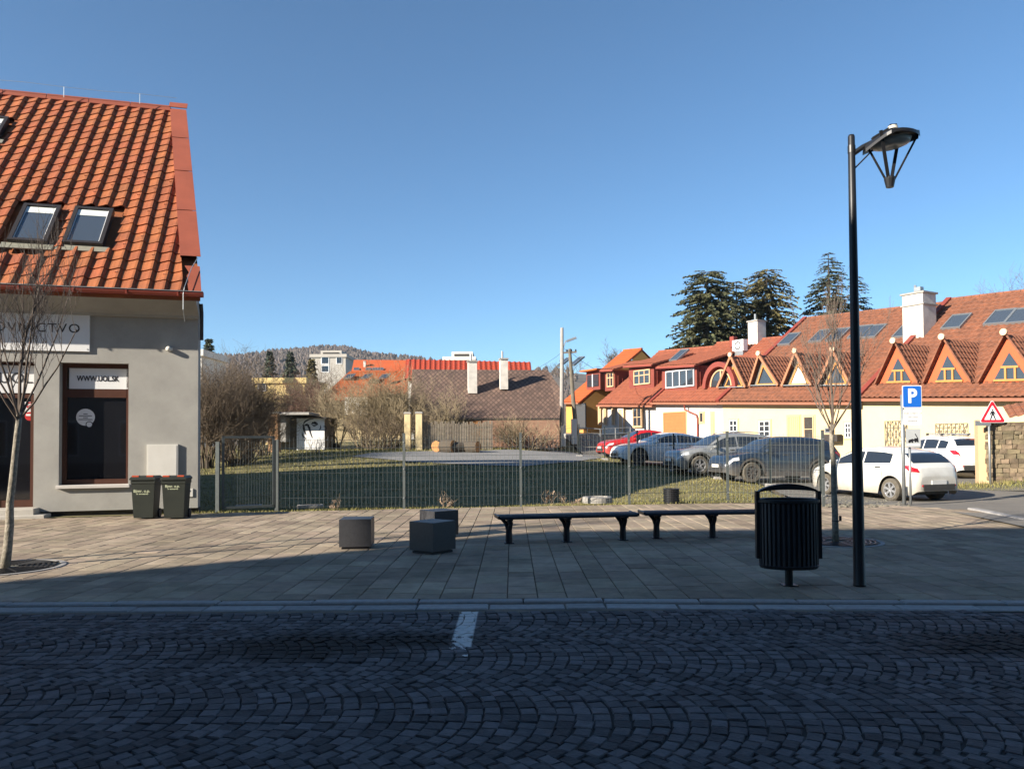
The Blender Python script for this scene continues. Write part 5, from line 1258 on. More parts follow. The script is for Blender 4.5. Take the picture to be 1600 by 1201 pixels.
block('small_white_building', 'small white wall glimpsed beside the house corner', (308, 315), (546, 600), 70, 6, 'wall_white')
t = thing('garden_wall', 'pale rubble heap and lean-to roof among the shrubs', 'wall', tuple(at(398, 645, 45))); p = at(398, 648, 45)
MB().bbox((p.x+.3, 45, p.z-.8), (3.4, 1.2, 1.6), .2).build('body', 'concrete', t); MB().bbox((p.x+1.7, 45, p.z+.02), (3.6, 2.4, .14), .03).build('roof', 'concrete', t)
shrub(885, 590, 560, 110, 60, 10, 'twig', 'bare thicket between the brown roof and the far orange roof', 33, depth=2, name='thicket')
# ------------------------------------------------------------------ utility poles and wires
p = hitt(878, 700); Yp = p.y; tp = at(878, 512, Yp)
t = thing('concrete_pole', 'tall pale concrete utility pole right of the brown house', 'utility pole', (p.x, Yp, p.z))
MB().path([(p.x, Yp, p.z-.3), (tp.x, Yp, tp.z)], [.165, .10], 14).build('shaft', 'concrete', t, smooth=True)
MB().box((p.x+.08, Yp-.2, p.z+.75), (.3, .22, 1.3)).build('junction_box', 'white_plastic', t)
q = at(884, 532, Yp); MB().path([(tp.x+.05, Yp, q.z-.5), (q.x, Yp-.1, q.z)], .03, 6).build('lamp_arm', 'galv', t); MB().bbox((q.x+.35, Yp-.1, q.z+.06), (.65, .22, .14), .04, (Vector((.94, 0, .34)), Vector((0, 1, 0)), Vector((-.34, 0, .94)))).build('lamp_head', 'galv', t)
p2 = hitt(903, 696); t2 = at(890, 545, p2.y)
w2 = thing('wooden_pole', 'leaning dark wooden utility pole beside the concrete pole', 'utility pole', (p2.x, p2.y, p2.z))
MB().path([(p2.x, p2.y, p2.z-.3), ((p2.x+t2.x)/2-.05, p2.y, (p2.z+t2.z)/2), (t2.x, p2.y, t2.z)], [.16, .135, .10], 10).build('shaft', 'wood_old', w2)
MB().bar((t2.x-.5, p2.y, t2.z-.25), (t2.x+.45, p2.y, t2.z-.2), .1, .1).build('cross_arm', 'wood_old', w2)
for k in range(4): MB().lathe([(.05, 0), (.06, .08), (.03, .16)], (t2.x-.45+k*.28, p2.y, t2.z-.18), 8).build('insulator', 'ink', w2)
MB().box((p2.x-.25, p2.y-.15, p2.z+.9), (.35, .3, 1.6)).build('meter_cabinet', 'white_plastic', w2)
wv = thing('overhead_wires', 'thin overhead wires running from the poles to the roofs', 'wires', tuple(t2)); 
for (a, b, sag) in ((Vector((t2.x, p2.y, t2.z-.15)), at(985, 590, 56), .5), (Vector((t2.x-.4, p2.y, t2.z-.15)), at(760, 590, 52), .6), (Vector((tp.x, Yp, tp.z-1.0)), Vector((t2.x, p2.y, t2.z-.1)), .2)):
    MB().path([a.lerp(b, k/10)-Z*sag*4*(k/10)*(1-k/10) for k in range(11)], .012, 4).build('wire', 'ink', wv)
# railing on the road bend
pr_ = [hitt(898, 694), hitt(938, 697), hitt(985, 694)]
t = thing('railing', 'galvanised tube railing at the bend of the side road', 'railing', tuple(pr_[1]))
for a, b in zip(pr_, pr_[1:]):
    for z in (.35, .75, 1.1): MB().tube(a+Z*z, b+Z*z, .025, n=6).build('rail', 'galv', t)
for a in (pr_[0], pr_[0].lerp(pr_[1], .5), pr_[1], pr_[1].lerp(pr_[2], .5), pr_[2]): MB().tube(a-Z*.1, a+Z*1.12, .03, n=6).build('post', 'galv', t)
# ------------------------------------------------------------------ row of old houses on the right, climbing away to the left
mat('row_tile', (.31, .118, .062), (.10, .048, .032), 3.4, .9, .4, 20, contrast=.9, detail=8)
mat('row_tile_new', (.34, .105, .055), (.19, .062, .036), 3.0, .85, .3, 20, contrast=.9, detail=7)
mat('stucco_orange', (.52, .115, .045), (.46, .10, .04), 1, .85)
mat('gutter_tan', (.30, .12, .07), (.24, .095, .056), 2, .6)
mat('peach', (.72, .46, .30), None, 2, .8)
mat('wood_orange', (.52, .24, .06), (.42, .19, .05), 5, .6)
mat('barge_wood', (.42, .19, .10), (.32, .14, .075), 4, .8)
mat('garage_brown', (.36, .16, .055), (.31, .135, .045), 3, .6)
mat('siding_red', (.21, .046, .03), (.17, .038, .026), 2, .7)
mat('reveal_tan', (.62, .42, .24), (.55, .37, .21), 3, .85)
glass('house_glass', (.03, .035, .045), .05)
Dd = Vector((-.504, .864, 0)).normalized(); Ni = Vector((Dd.y, -Dd.x, 0)); Pf = Vector((.583*34, 34, 0))
OVH = .38
Eb = hitp(1600, 627.5, Pf-Ni*OVH, Ni); Ea = hitp(1110, 627.5, Pf-Ni*OVH, Ni); e_ = (Ea-Eb).normalized()
s_ = (Ni*math.cos(R(36)) + Z*math.sin(R(36))); s_ = (s_ - e_*s_.dot(e_)).normalized(); RNr = e_.cross(s_).normalized(); RNr = RNr if RNr.z > 0 else -RNr
def RX_(px, py, off=0.0): return hitp(px, py, Eb+RNr*off, RNr)
def eave(px, off=0.0):            # point of the eave line seen at column px
    q = hitp(px, 627.5, Pf-Ni*OVH, Ni); k = (q-Eb).dot(e_); return Eb+e_*k+RNr*off
def wall_pt(px, py, out=0.0): return hitp(px, py, Pf-Ni*out, Ni)
def row_house(name, label, px_r, px_l, rp, off, wall_m, roof_m, tiles=(.27, .36, .05, .04), under=.06, set_in=0.0):
    A, B = eave(px_r, off), eave(px_l, off)
    if set_in:
        A = A+Ni*set_in; B = B+Ni*set_in; Q = hitp(rp[0], rp[1], A, RNr); k = (Q-A).dot(e_); A = A+e_*k; Ls = (Q-A).dot(s_)
    else: Ls = (RX_(rp[0], rp[1], off)-eave(1600, off)).dot(s_)
    C, D = A+s_*Ls, B+s_*Ls; c = (A+B)/2; gz = tz(c.x, c.y)
    t = thing(name, label, 'house', (c.x, c.y, gz))
    m = MB(); tile_sheet(m, A, B, C, D, *tiles)
    run = Ni*(Ls*math.cos(R(36))); A2, B2 = C+run, D+run; A2.z = A.z; B2.z = B.z
    m.quad(C, D, B2, A2); th = RNr*.14
    for p, q in ((A, C), (B, D), (A, B)): m.quad(p, q, q-th, p-th)
    m.quad(A-th, B-th, D-th, C-th); ro = m.build('roof', roof_m, t, fix=False)
    rc = MB(); n = max(3, int((D-C).length/.4)); 
    for k in range(n): a, b = C.lerp(D, k/n), C.lerp(D, (k+.97)/n); rc.tube(a+Z*.0, b+Z*.02, .10, .085, 8)
    rc.build('ridge_tiles', roof_m, ro, kind='stuff')
    g = MB(); a, b = A-Ni*.06-Z*.10, B-Ni*.06-Z*.10; g.bar(a, b, .14, .12); g.build('gutter', 'gutter_tan', t)
    m = MB(); a, b = A+Ni*OVH, B+Ni*OVH; a2, b2 = A2-Ni*OVH, B2-Ni*OVH
    lo = lambda p: Vector((p.x, p.y, min(gz, tz(p.x, p.y))-.6)); tp = lambda p: Vector((p.x, p.y, p.z-.02))
    for p, q in ((a, b), (b, b2), (b2, a2), (a2, a)): m.quad(lo(p), lo(q), tp(q), tp(p))
    m.poly([tp(a), tp(a2), C-Z*.2]); m.poly([tp(b), tp(b2), D-Z*.2]); m.build('wall', wall_m, t, fix=False)
    return t, ro, A, B, C, D
def verge(ro, A, C, w_=.28, h=.16):
    m = MB(); m.bar(A+RNr*.08-s_*.05, C+RNr*.08, w_, h, RNr); m.build('verge_trim', 'trim_red', ro)
def wopen(t, px0, px1, py0, py1, kind='window', out=0.0, reveal='reveal_tan', frame_m='white_board', bars=(1, 1), pane='house_glass', deep=.05, name='window'):
    a, b = wall_pt(px0, py1, out), wall_pt(px1, py0, out); a2 = wall_pt(px0, py0, out); W = (Vector((b.x, b.y, 0))-Vector((a.x, a.y, 0))).length; H = a2.z-a.z; c = (a+b)/2; ax = (Dd, Ni, Z)
    o = MB().box(c-Ni*.012, (W+.16, .05, H+.16), ax).build(name, reveal, t)
    MB().box(c-Ni*.03, (W, .05, H), ax).build('pane', pane, o)
    f = MB()
    for q in (-1, 1): f.box(c+Dd*q*(W/2-.03)-Ni*.045, (.06, .06, H), ax); f.box(c+Z*q*(H/2-.03)-Ni*.045, (W-.12, .06, .06), ax)
    for k in range(1, bars[0]+1): f.box(c+Dd*(W*(k/(bars[0]+1)-.5))-Ni*.045, (.05, .055, H-.12), ax)
    for k in range(1, bars[1]+1): f.box(c+Z*(H*(k/(bars[1]+1)-.5))-Ni*.045, (W-.12, .05, .04), ax)
    f.build('frame', frame_m, o)
    return o
def tri_dormer(ro, off, f1, f2, apx, style):
    F1, F2 = RX_(*f1, off), RX_(*f2, off); F2 = F1+(F2-F1).project(e_); n = Ni.copy(); A = hitp(apx[0], apx[1], F1, n)
    k = ((Eb+RNr*off)-A).dot(RNr)/n.dot(RNr); Bk = n*k; o_ = -n*.28
    d = MB()
    for F in (F1, F2):
        s = 1 if F is F2 else -1
        up = RNr*0; tile_sheet(d, F+o_, F+Bk, A+o_, A+Bk, .26, .34, .035, .02); 
        q = (A-F).normalized().cross(n).normalized()*.10
        d.prism([F+o_, A+o_, A+o_+Z*.14, F+o_+Z*.14+e_*0], n*.06)
    ob = d.build('dormer', 'row_tile', ro, fix=False)
    w_ = (F2-F1).length; h = A.z-F1.z; base = (F1+F2)/2
    MB().prism([F1+n*.02, F2+n*.02, A+n*.02], n*.25).build('dormer_front', 'stucco_orange' if style == 'orange' else 'wood_old', ob)
    MB().lathe([(.145, 0), (.145, .1)], A+o_-n*.11+Z*.10, 16, (Dd, Z, n)).build('finial_disc', 'peach', ob)
    if style == 'orange':
        k = .56; g1, g2, ga = base+(F1-base)*k, base+(F2-base)*k, base+(A-base)*k*1.02; up = Z*h*.06
        gl = MB().prism([g1+up, g2+up, ga+up], -n*.02).build('pane', 'house_glass', ob); fr = MB()
        for a, b in ((g1, g2), (g1.lerp(ga, .48), g2.lerp(ga, .48))): fr.bar(a+up-n*.03, b+up-n*.03, .07, .09, Z)
        for a in (.36, .64): p = g1.lerp(g2, a); fr.box(p+up+Z*h*k*.24-n*.035, (.08, .07, h*k*.5), (Dd, n, Z))
        fr.build('frame', 'wood_orange', ob)
    else:
        k = .62; g1, g2, ga = base+(F1-base)*k, base+(F2-base)*k, base+(A-base)*k; up = Z*h*.05
        MB().prism([g1+up, g2+up, ga+up], -n*.02).build('pane', 'house_glass' if style == 'wood' else 'white_board', ob); fr = MB()
        for a, b in ((g1, g2), (g1, ga), (g2, ga)): fr.bar(a+up-n*.04, b+up-n*.04, .08, .1, n)
        fr.build('frame', 'wood_orange', ob)
        bb = MB()
        for F in (F1, F2): bb.bar(F+o_-n*.03, A+o_-n*.03, .13, .06, n)
        bb.build('bargeboard', 'barge_wood', ob); MB().bar(F1-n*.15+Z*.03, F2-n*.15+Z*.03, .3, .05).build('apron', 'galv', ob)
    return ob
# --- right: cream house with orange gabled dormers
t, ro6, A6, B6, C6, D6 = row_house('orange_dormer_house', 'cream house with three orange gabled dormers at the right edge', 1790, 1343, (1503, 466), .22, 'wall_cream', 'row_tile')
verge(ro6, B6, D6)
for f1, f2, ap in (((1372, 601), (1438, 601), (1402, 536)), ((1447, 600), (1521, 600), (1478, 530)), ((1533, 599), (1628, 599), (1575, 523))): tri_dormer(ro6, .22, f1, f2, ap, 'orange')
for px, py in ((1495, 504), (1563, 497), (1596, 495)): skylight_on(ro6, RX_(px, py, .25), e_, s_, RNr, 1.0, 1.35)
for a in ((1387, 1413, 660, 697), (1466, 1508, 664, 684)):
    o = wopen(t, *a, bars=(1, 1), frame_m='wood_orange', reveal='wall_cream'); g = MB(); p0, p1 = wall_pt(a[0]-4, a[3]+2, .16), wall_pt(a[1]+4, a[2]-3, .16); W_ = Vector((p1.x-p0.x, p1.y-p0.y, 0)).length; dv = Vector((p1.x-p0.x, p1.y-p0.y, 0)).normalized(); H_ = p1.z-p0.z
    for k in range(9): x = W_*k/8; g.tube(p0+dv*x, p0+dv*x+Z*H_, .012, n=4)
    for k in range(5): g.tube(p0+Z*H_*k/4, p0+dv*W_+Z*H_*k/4, .012, n=4)
    for k in range(-2, 7): 
        for sgn in (1,): a0 = max(0, min(W_, W_*k/6)); b0 = max(0, min(W_, W_*(k+2)/6)); g.tube(p0+dv*a0, p0+dv*b0+Z*H_, .009, n=4); g.tube(p0+dv*b0, p0+dv*a0+Z*H_, .009, n=4)
    g.build('grille', 'wood_old', o)
q = wall_pt(1369, 640); MB().path([wall_pt(1368, 630, .08), wall_pt(1368, 720, .08)], .05, 8).build('downpipe', 'trim_red', t)
# --- middle: long cream house with wooden dormers
t, ro5, A5, B5, C5, D5 = row_house('wooden_dormer_house', 'long cream house with a row of wooden gabled dormers', 1343, 1122, (1480, 473), 0.0, 'wall_cream', 'row_tile')
verge(ro5, B5, D5)
for f1, f2, ap, st in (((1126, 606), (1170, 605), (1147, 557), 'wood'), ((1176, 603), (1220, 603), (1191, 555), 'wood'), ((1227, 603), (1272, 603), (1248, 551), 'bright'), ((1282, 603), (1333, 603), (1307, 549), 'wood')): tri_dormer(ro5, 0, f1, f2, ap, st)
for px, py in ((1234, 531), (1283, 526), (1310, 524), (1345, 520), (1366, 519), (1416, 518)): skylight_on(ro5, RX_(px, py, .03), e_, s_, RNr, .95, 1.35)
for a in ((1141, 1153, 656, 682), (1187, 1204, 657, 682), (1321, 1331, 660, 684)): wopen(t, *a, bars=(1, 2))
o = wopen(t, 1232, 1250, 650, 690, name='shutter_door', pane='wall_yellow', frame_m='wall_yellow', bars=(5, 0), reveal='wall_yellow'); wopen(t, 1257, 1272, 650, 690, name='doorway', pane='plinth_dark', frame_m='reveal_tan', bars=(0, 1)); wopen(t, 1290, 1302, 668, 676, bars=(0, 0), frame_m='galv')
p = wall_pt(1300, 684, .3); MB().box(p, (.9, .4, .35), (Dd, Ni, Z)).build('wall_cabinet', 'plinth_dark', t)
b = RX_(1437, 522, .1); d_ = b.y; chimney(ro5, 1437, 524, 461, 39, d_, dd=1.15, rz=math.atan2(Dd.y, Dd.x)+math.pi); 
q = at(1437, 478, d_); MB().box((b.x, b.y, q.z), (1.28, 1.28, .07), (Dd, Ni, Z)).build('chimney_band', 'concrete', ro5)
MB().box((b.x, b.y, at(1437, 452, d_).z), (.35, .3, .22), (Dd, Ni, Z)).build('chimney_cowl', 'galv', ro5)
# --- left: white houses with box dormers and the arched dormer
t, ro3, A3, B3, C3, D3 = row_house('garage_house', 'white house with brown garage door and red box dormer', 1122, 1018, (1168, 532), -.02, 'wall_white', 'row_tile_new')
verge(ro3, B3, B3.lerp(D3, .33), .22)
def box_dormer(ro, off, px0, px1, py0, py1, wpx, bars, v_in, m_='siding_red', roof_m='row_tile_new', ridge_len=None, cheek=True):
    F1 = RX_(px0, py1, off); F2 = RX_(px1, py1, off); F2 = F1+(F2-F1).project(e_); A = hitp(px0, py0, F1, Ni); H = A.z-F1.z; W = (F2-F1).length; ax = (Dd, Ni, Z); c = (F1+F2)/2
    dep = 3.2
    o = MB().box(c+Z*(H/2-.1)+Ni*dep/2, (W, dep, H+.2), ax).build('dormer', m_, ro)
    t0 = F1+Z*H-Ni*.3-(F2-F1).normalized()*.2; t1 = F2+Z*H-Ni*.3+(F2-F1).normalized()*.2; up = (Ni*math.cos(R(v_in))+Z*math.sin(R(v_in)))
    k = ((Eb+RNr*off)-t0).dot(RNr)/up.dot(RNr); r_ = MB(); tile_sheet(r_, t0+Z*.12, t1+Z*.12, t0+up*k+Z*.12, t1+up*k+Z*.12, .26, .34, .03, .02); r_.quad(t0, t1, t1+up*k, t0+up*k); r_.quad(t0, t1, t1+Z*.12, t0+Z*.12); r_.quad(t1, t1+up*k, t1+up*k+Z*.12, t1+Z*.12); r_.quad(t0, t0+up*k, t0+up*k+Z*.12, t0+Z*.12)
    r_.build('dormer_roof', roof_m, o, fix=False); MB().bar(t0-Ni*.05, t1-Ni*.05, .12, .12).build('fascia', 'trim_red', o)
    a, b = hitp(wpx[0], wpx[3], F1, Ni), hitp(wpx[1], wpx[2], F1, Ni); w_ = Vector((b.x-a.x, b.y-a.y, 0)).length; h_ = b.z-a.z; cc = (a+b)/2
    MB().box(cc-Ni*.02, (w_, .06, h_), ax).build('pane', 'house_glass', o); f = MB()
    for q in (-1, 1): f.box(cc+Dd*q*(w_/2)-Ni*.05, (.08, .09, h_+.08), ax); f.box(cc+Z*q*(h_/2)-Ni*.05, (w_, .09, .08), ax)
    for q in range(1, bars[0]+1): f.box(cc+Dd*(w_*(q/(bars[0]+1)-.5))-Ni*.05, (.07, .08, h_), ax)
    for q in range(1, bars[1]+1): f.box(cc+Z*(h_*(.5-.36*q))-Ni*.05, (w_, .08, .06), ax)
    f.build('frame', 'reveal_tan' if bars[1] else 'ivory_rail', o)
    if cheek:
        s = MB()
        for q in range(6): s.box(F1+Ni*(.3+q*.42)+Z*H*.45-(F2-F1).normalized()*.015, (.03, .05, H*1.0), ax); s.box(F2+Ni*(.3+q*.42)+Z*H*.45+(F2-F1).normalized()*.015, (.03, .05, H), ax)
        s.build('battens', 'trim_red', o, kind='stuff')
    return o
box_dormer(ro3, -.02, 1089, 1036, 572, 610, (1042, 1085, 576, 606), (3, 0), 16)
skylight_on(ro3, RX_(1062, 556, .9), e_, s_, RNr, .8, 1.4)
# arched dormer
F1 = RX_(1103, 607); F2 = RX_(1152, 606); F2 = F1+(F2-F1).project(e_); c = (F1+F2)/2; r0 = (F2-F1).length/2; m = MB(); n = 18; ah = 1.18
def arcp(k, rr_, d): a = math.pi*k/n; return c + (F2-F1).normalized()*(-math.cos(a)*rr_) + Z*(math.sin(a)*rr_*ah) + Ni*d
for k in range(n): m.quad(arcp(k, r0*1.06, -.25), arcp(k+1, r0*1.06, -.25), arcp(k+1, r0*1.06, 4.0), arcp(k, r0*1.06, 4.0)); m.quad(arcp(k, r0*1.06, -.25), arcp(k+1, r0*1.06, -.25), arcp(k+1, r0*.86, -.25), arcp(k, r0*.86, -.25)); m.quad(arcp(k, r0*.86, -.25), arcp(k+1, r0*.86, -.25), arcp(k+1, r0*.86, .1), arcp(k, r0*.86, .1))
o = m.build('arched_dormer', 'trim_red', ro3, fix=False); MB().poly([arcp(k, r0*.95, .05) for k in range(n+1)]).build('arch_wall', 'siding_red', o, fix=False); MB().poly([arcp(k, r0*.66, .0)+Z*.1 for k in range(n+1)]).build('pane', 'house_glass', o, fix=False)
f = MB(); f.path([arcp(k, r0*.66, -.03)+Z*.1 for k in range(n+1)], .05, 6); f.tube(c-Ni*.03+Z*.1, c-Ni*.03+Z*(r0*.66*ah+.1), .05, n=6); f.build('frame', 'reveal_tan', o)
p = RX_(1156, 540, .45); o = MB().box(p, (.95, .4, .75), (Dd, Ni, Z)).build('air_conditioner', 'white_board', ro3); MB().lathe([(.26, 0), (.26, .03), (.2, .03), (.2, 0)], p-Ni*.2, 18, (Dd, Z, -Ni), close=True).build('fan_ring', 'ink', o); MB().box(p-Z*.5, (.8, .3, .3), (Dd, Ni, Z)).build('stand', 'galv', o)
chimney(ro3, 1183, 534, 503, 22, RX_(1183, 532).y, dd=.8, rz=math.atan2(Dd.y, Dd.x)+math.pi); MB().box(RX_(1146, 534, .3), (.35, .35, .7), (Dd, Ni, Z)).build('red_vent', 'trim_red', ro3)
o = wopen(t, 1038, 1072, 644, 686, name='garage_door', pane='garage_brown', frame_m='garage_brown', bars=(0, 7), reveal='reveal_tan')
wopen(t, 1094, 1100, 644, 660, bars=(0, 0), frame_m='reveal_tan'); wopen(t, 1112, 1115, 644, 690, name='gas_niche', bars=(0, 0), frame_m='reveal_tan', pane='reveal_tan')
MB().path([eave(1069)-Z*.1, eave(1069)-Z*.5+Ni*.05, wall_pt(1088, 648, .08), wall_pt(1090, 655, .08), wall_pt(1090, 690, .08)], .06, 8).build('downpipe', 'trim_red', t)
t, ro2, A2_, B2_, C2, D2 = row_house('white_house', 'white house with two small red box dormers near the poles', 1018, 931, (1140, 540), -.25, 'wall_white', 'row_tile_new')
box_dormer(ro2, -.25, 1022, 984, 571, 607, (992, 1016, 577, 601), (2, 1), 14); box_dormer(ro2, -.25, 961, 946, 579, 606, (950, 959, 582, 604), (1, 1), 14)
verge(ro2, A2_, A2_.lerp(C2, .35), .22)
wopen(t, 990, 1003, 637, 666, bars=(1, 1), frame_m='reveal_tan'); wopen(t, 967, 974, 638, 676, name='door', bars=(0, 0), pane='reveal_tan')
for px in (936, 944, 957): wopen(t, px, px+2, 636, 662, bars=(0, 0), frame_m='reveal_tan', pane='reveal_tan')
# --- beyond: orange house
Af = eave(933)+Ni*1.2; 
t, ro1, A1, B1, C1, D1 = row_house('far_orange_roof_house', 'far house with bright orange roof behind the utility poles', 936, 862, (1003, 545), 0, 'wall_orange', 'roof_orange', (.3, .4, .03, .02), set_in=1.0)
c = (A1+B1)/2; N1 = RNr
def R1(px, py): return hitp(px, py, A1, N1)
F1 = R1(938, 609); F2 = R1(917, 609); F2 = F1+(F2-F1).project(e_); H = 1.5; ax = (Dd, Ni, Z); cc = (F1+F2)/2; W = (F2-F1).length
o = MB().box(cc+Z*H/2+Ni*1.4, (W, 2.8, H), ax).build('dormer', 'siding_red', ro1); MB().box(cc+Z*(H+.06)+Ni*1.2, (W+.4, 3.4, .12), ax).build('dormer_roof', 'roof_orange', o); MB().box(cc+Z*H*.5-Ni*.02, (W*.8, .08, H*.62), ax).build('pane', 'house_glass', o); MB().box(cc+Z*H*.5-Ni*.05, (.1, .08, H*.66), ax).build('mullion', 'white_board', o)
for px, py in ((882, 566), (902, 565)): skylight_on(ro1, R1(px, py), e_, s_, RNr, .8, 1.4)
MB().box(wall_pt(906, 650, -.9), (1.6, .1, 2.0), ax).build('window', 'house_glass', t)
# ------------------------------------------------------------------ stone wall and bank at the right edge
mat('rubble', (.24, .185, .115), (.11, .09, .06), 5, .9, .5, 40, var=.35)
pw = hitt(1549, 760, 0, 12, 60); wz = pw.z; t = thing('stone_wall', 'old rubble stone wall with tiled coping at the right edge', 'wall', (pw.x, pw.y+.3, wz))
wd = Vector((.93, -.36, 0)).normalized(); wn = Vector((-wd.y, wd.x, 0)); o0 = Vector((pw.x+.1, pw.y+.35, wz)); rg = random.Random(4); hh = at(1570, 655, pw.y).z-wz
MB().box(o0+wd*4+wn*.3+Z*hh*.42, (8, .5, hh*.84+.3), (wd, wn, Z)).build('core', 'rubble', t)
z = 0.0
while z < hh-.1:
    x = rg.uniform(-.1, 0); h = rg.uniform(.09, .17)
    while x < 6:
        L = rg.uniform(.12, .38); c = o0+wd*(x+L/2)+Z*(z+h/2)+wn*rg.uniform(.0, .05); m = MB(); vs = []
        for sx, sy, sz in [(i, j, k) for k in (-1, 1) for (i, j) in ((-1, -1), (1, -1), (1, 1), (-1, 1))]: vs.append(c+wd*(sx*(L/2-.004)*rg.uniform(.88, 1.06))+wn*(sy*.16*rg.uniform(.8, 1.15))+Z*(sz*(h/2-.002)*rg.uniform(.85, 1.12)))
        m.add(vs, [(3, 2, 1, 0), (4, 5, 6, 7), (0, 1, 5, 4), (1, 2, 6, 5), (2, 3, 7, 6), (3, 0, 4, 7)]); m.build('stone', 'rubble', t, fix=False); x += L
    z += h
m = MB(); a = o0+wd*.6-wn*.35+Z*(hh+.02); tile_sheet(m, a, a+wd*6+Z*1.1, a+wn*1.0+Z*.45, a+wd*6+wn*1.0+Z*1.55, .24, .33, .03, .02); m.build('coping', 'row_tile', t, fix=False)
MB().box(o0-wd*.12+wn*.2+Z*hh*.5, (.3, .6, hh), (wd, wn, Z)).build('end_pier', 'reveal_tan', t)
p = at(1536, 661, pw.y-.02); MB().box((p.x, p.y, p.z), (.5, .03, .16)).build('house_number', 'galv', t)
bp = [(q.x, q.y) for q in (hitt(1480, 752, 0, 12, 60), hitt(1545, 768, 0, 12, 60), hitt(1530, 778, 0, 12, 60))]
def bz(x, y): return tz(x, y)+.02+.32*smooth(pw.x-1.2, pw.x+3.2, x)*smooth(19.0, 23.5, y)
sheet([(pw.x-2.2, pw.y-.5), (pw.x-.3, pw.y-2.6), (pw.x+2, pw.y-4.0), (pw.x+7, pw.y-6), (pw.x+9, pw.y-2.6), (pw.x+.6, pw.y+.6), (pw.x-.8, pw.y+.5)], .35, 0, 'gravel_bank', 'gravel', 'low gravel and turf bank below the stone wall', bz)
m = MB(); rg = random.Random(12)
for k in range(2600):
    x = pw.x+rg.uniform(-2.0, 3.5); y = pw.y+rg.uniform(-2.2, .1)-(x-pw.x)*.35; z = bz(x, y); h = rg.uniform(.05, .2)*smooth(-2.6, 0, y-pw.y+(x-pw.x)*.35); a = rg.uniform(0, 6.28); m.add([(x-.015*math.cos(a), y-.015*math.sin(a), z-.01), (x+.015*math.cos(a), y+.015*math.sin(a), z-.01), (x+rg.gauss(0, h*.5), y+rg.gauss(0, h*.5), z+h)], [(0, 1, 2)])
o = m.build('bank_grass', 'grass_blade', None, fix=False, kind='stuff'); o['label'] = 'dry grass tufts at the foot of the stone wall'
# ------------------------------------------------------------------ parked cars
def paint(name, c, dirt=.6, rough=.28, metal=0.0, dz=(.1, .75)):
    def ex(t, b, col, geo, tc):
        sp = nd(t, 'ShaderNodeSeparateXYZ'); t.links.new(tc.outputs['Object'], sp.inputs[0]); mr = nd(t, 'ShaderNodeMapRange'); mr.inputs['From Min'].default_value = dz[0]; mr.inputs['From Max'].default_value = dz[1]; mr.inputs['To Min'].default_value = dirt; mr.inputs['To Max'].default_value = 0
        n = nd(t, 'ShaderNodeTexNoise'); n.inputs['Scale'].default_value = 3.5; n.inputs['Detail'].default_value = 6; t.links.new(tc.outputs['Object'], n.inputs['Vector']); ad = nd(t, 'ShaderNodeMath', operation='MULTIPLY_ADD'); ad.inputs[1].default_value = -.5; t.links.new(n.outputs['Fac'], ad.inputs[0]); t.links.new(sp.outputs['Z'], ad.inputs[2]); a2 = nd(t, 'ShaderNodeMath', operation='ADD'); a2.inputs[1].default_value = .25; t.links.new(ad.outputs[0], a2.inputs[0]); t.links.new(a2.outputs[0], mr.inputs['Value'])
        mx = nd(t, 'ShaderNodeMix', data_type='RGBA'); mx.inputs[7].default_value = (.20, .165, .12, 1); t.links.new(mr.outputs[0], mx.inputs[0]); t.links.new(col, mx.inputs[6])
        rr_ = nd(t, 'ShaderNodeMapRange'); rr_.inputs['To Min'].default_value = rough; rr_.inputs['To Max'].default_value = .8; t.links.new(mr.outputs[0], rr_.inputs['Value']); t.links.new(rr_.outputs[0], b.inputs['Roughness'])
        cw = nd(t, 'ShaderNodeMapRange'); cw.inputs['To Min'].default_value = .6; cw.inputs['To Max'].default_value = 0; t.links.new(mr.outputs[0], cw.inputs['Value']); t.links.new(cw.outputs[0], b.inputs['Coat Weight'])
        return mx.outputs[2]
    return mat(name, c, None, 3, rough, metal=metal, spec=.5, extra=ex)
paint('paint_red', (.45, .012, .012), .3); paint('paint_white', (.78, .78, .76), .35); paint('paint_silver', (.30, .31, .31), .5, .3, .35); paint('paint_blue', (.018, .032, .055), .7, .32, .2); paint('paint_white2', (.70, .69, .64), .8, dz=(.15, .95)); paint('paint_white3', (.80, .80, .78), .45)
mat('tyre', (.035, .033, .03), (.07, .062, .05), 8, .9); mat('tyre_muddy', (.13, .115, .09), (.07, .062, .05), 8, .95); mat('alloy', (.55, .55, .56), None, 3, .35, metal=.7); mat('alloy_dark', (.10, .09, .085), (.16, .14, .12), 6, .5, metal=.4); mat('plastic_black', (.03, .03, .03), (.05, .047, .042), 6, .7)
mat('tail_red', (.38, .01, .02), None, 2, .15, coat=.8); mat('head_clear', (.55, .57, .6), None, 2, .1, coat=1.0); mat('plate_white', (.6, .6, .58), None, 3, .5); glass('car_glass', (.018, .022, .028), .03); mat('chrome', (.6, .6, .6), None, 2, .15, metal=1.0)
def interp(tab, f):
    for (a, b), (c, d) in zip(tab, tab[1:]):
        if a <= f <= c:
            t_ = (f-a)/(c-a) if c > a else 0; return b+(d-b)*t_
    return tab[-1][1] if f > tab[-1][0] else tab[0][1]
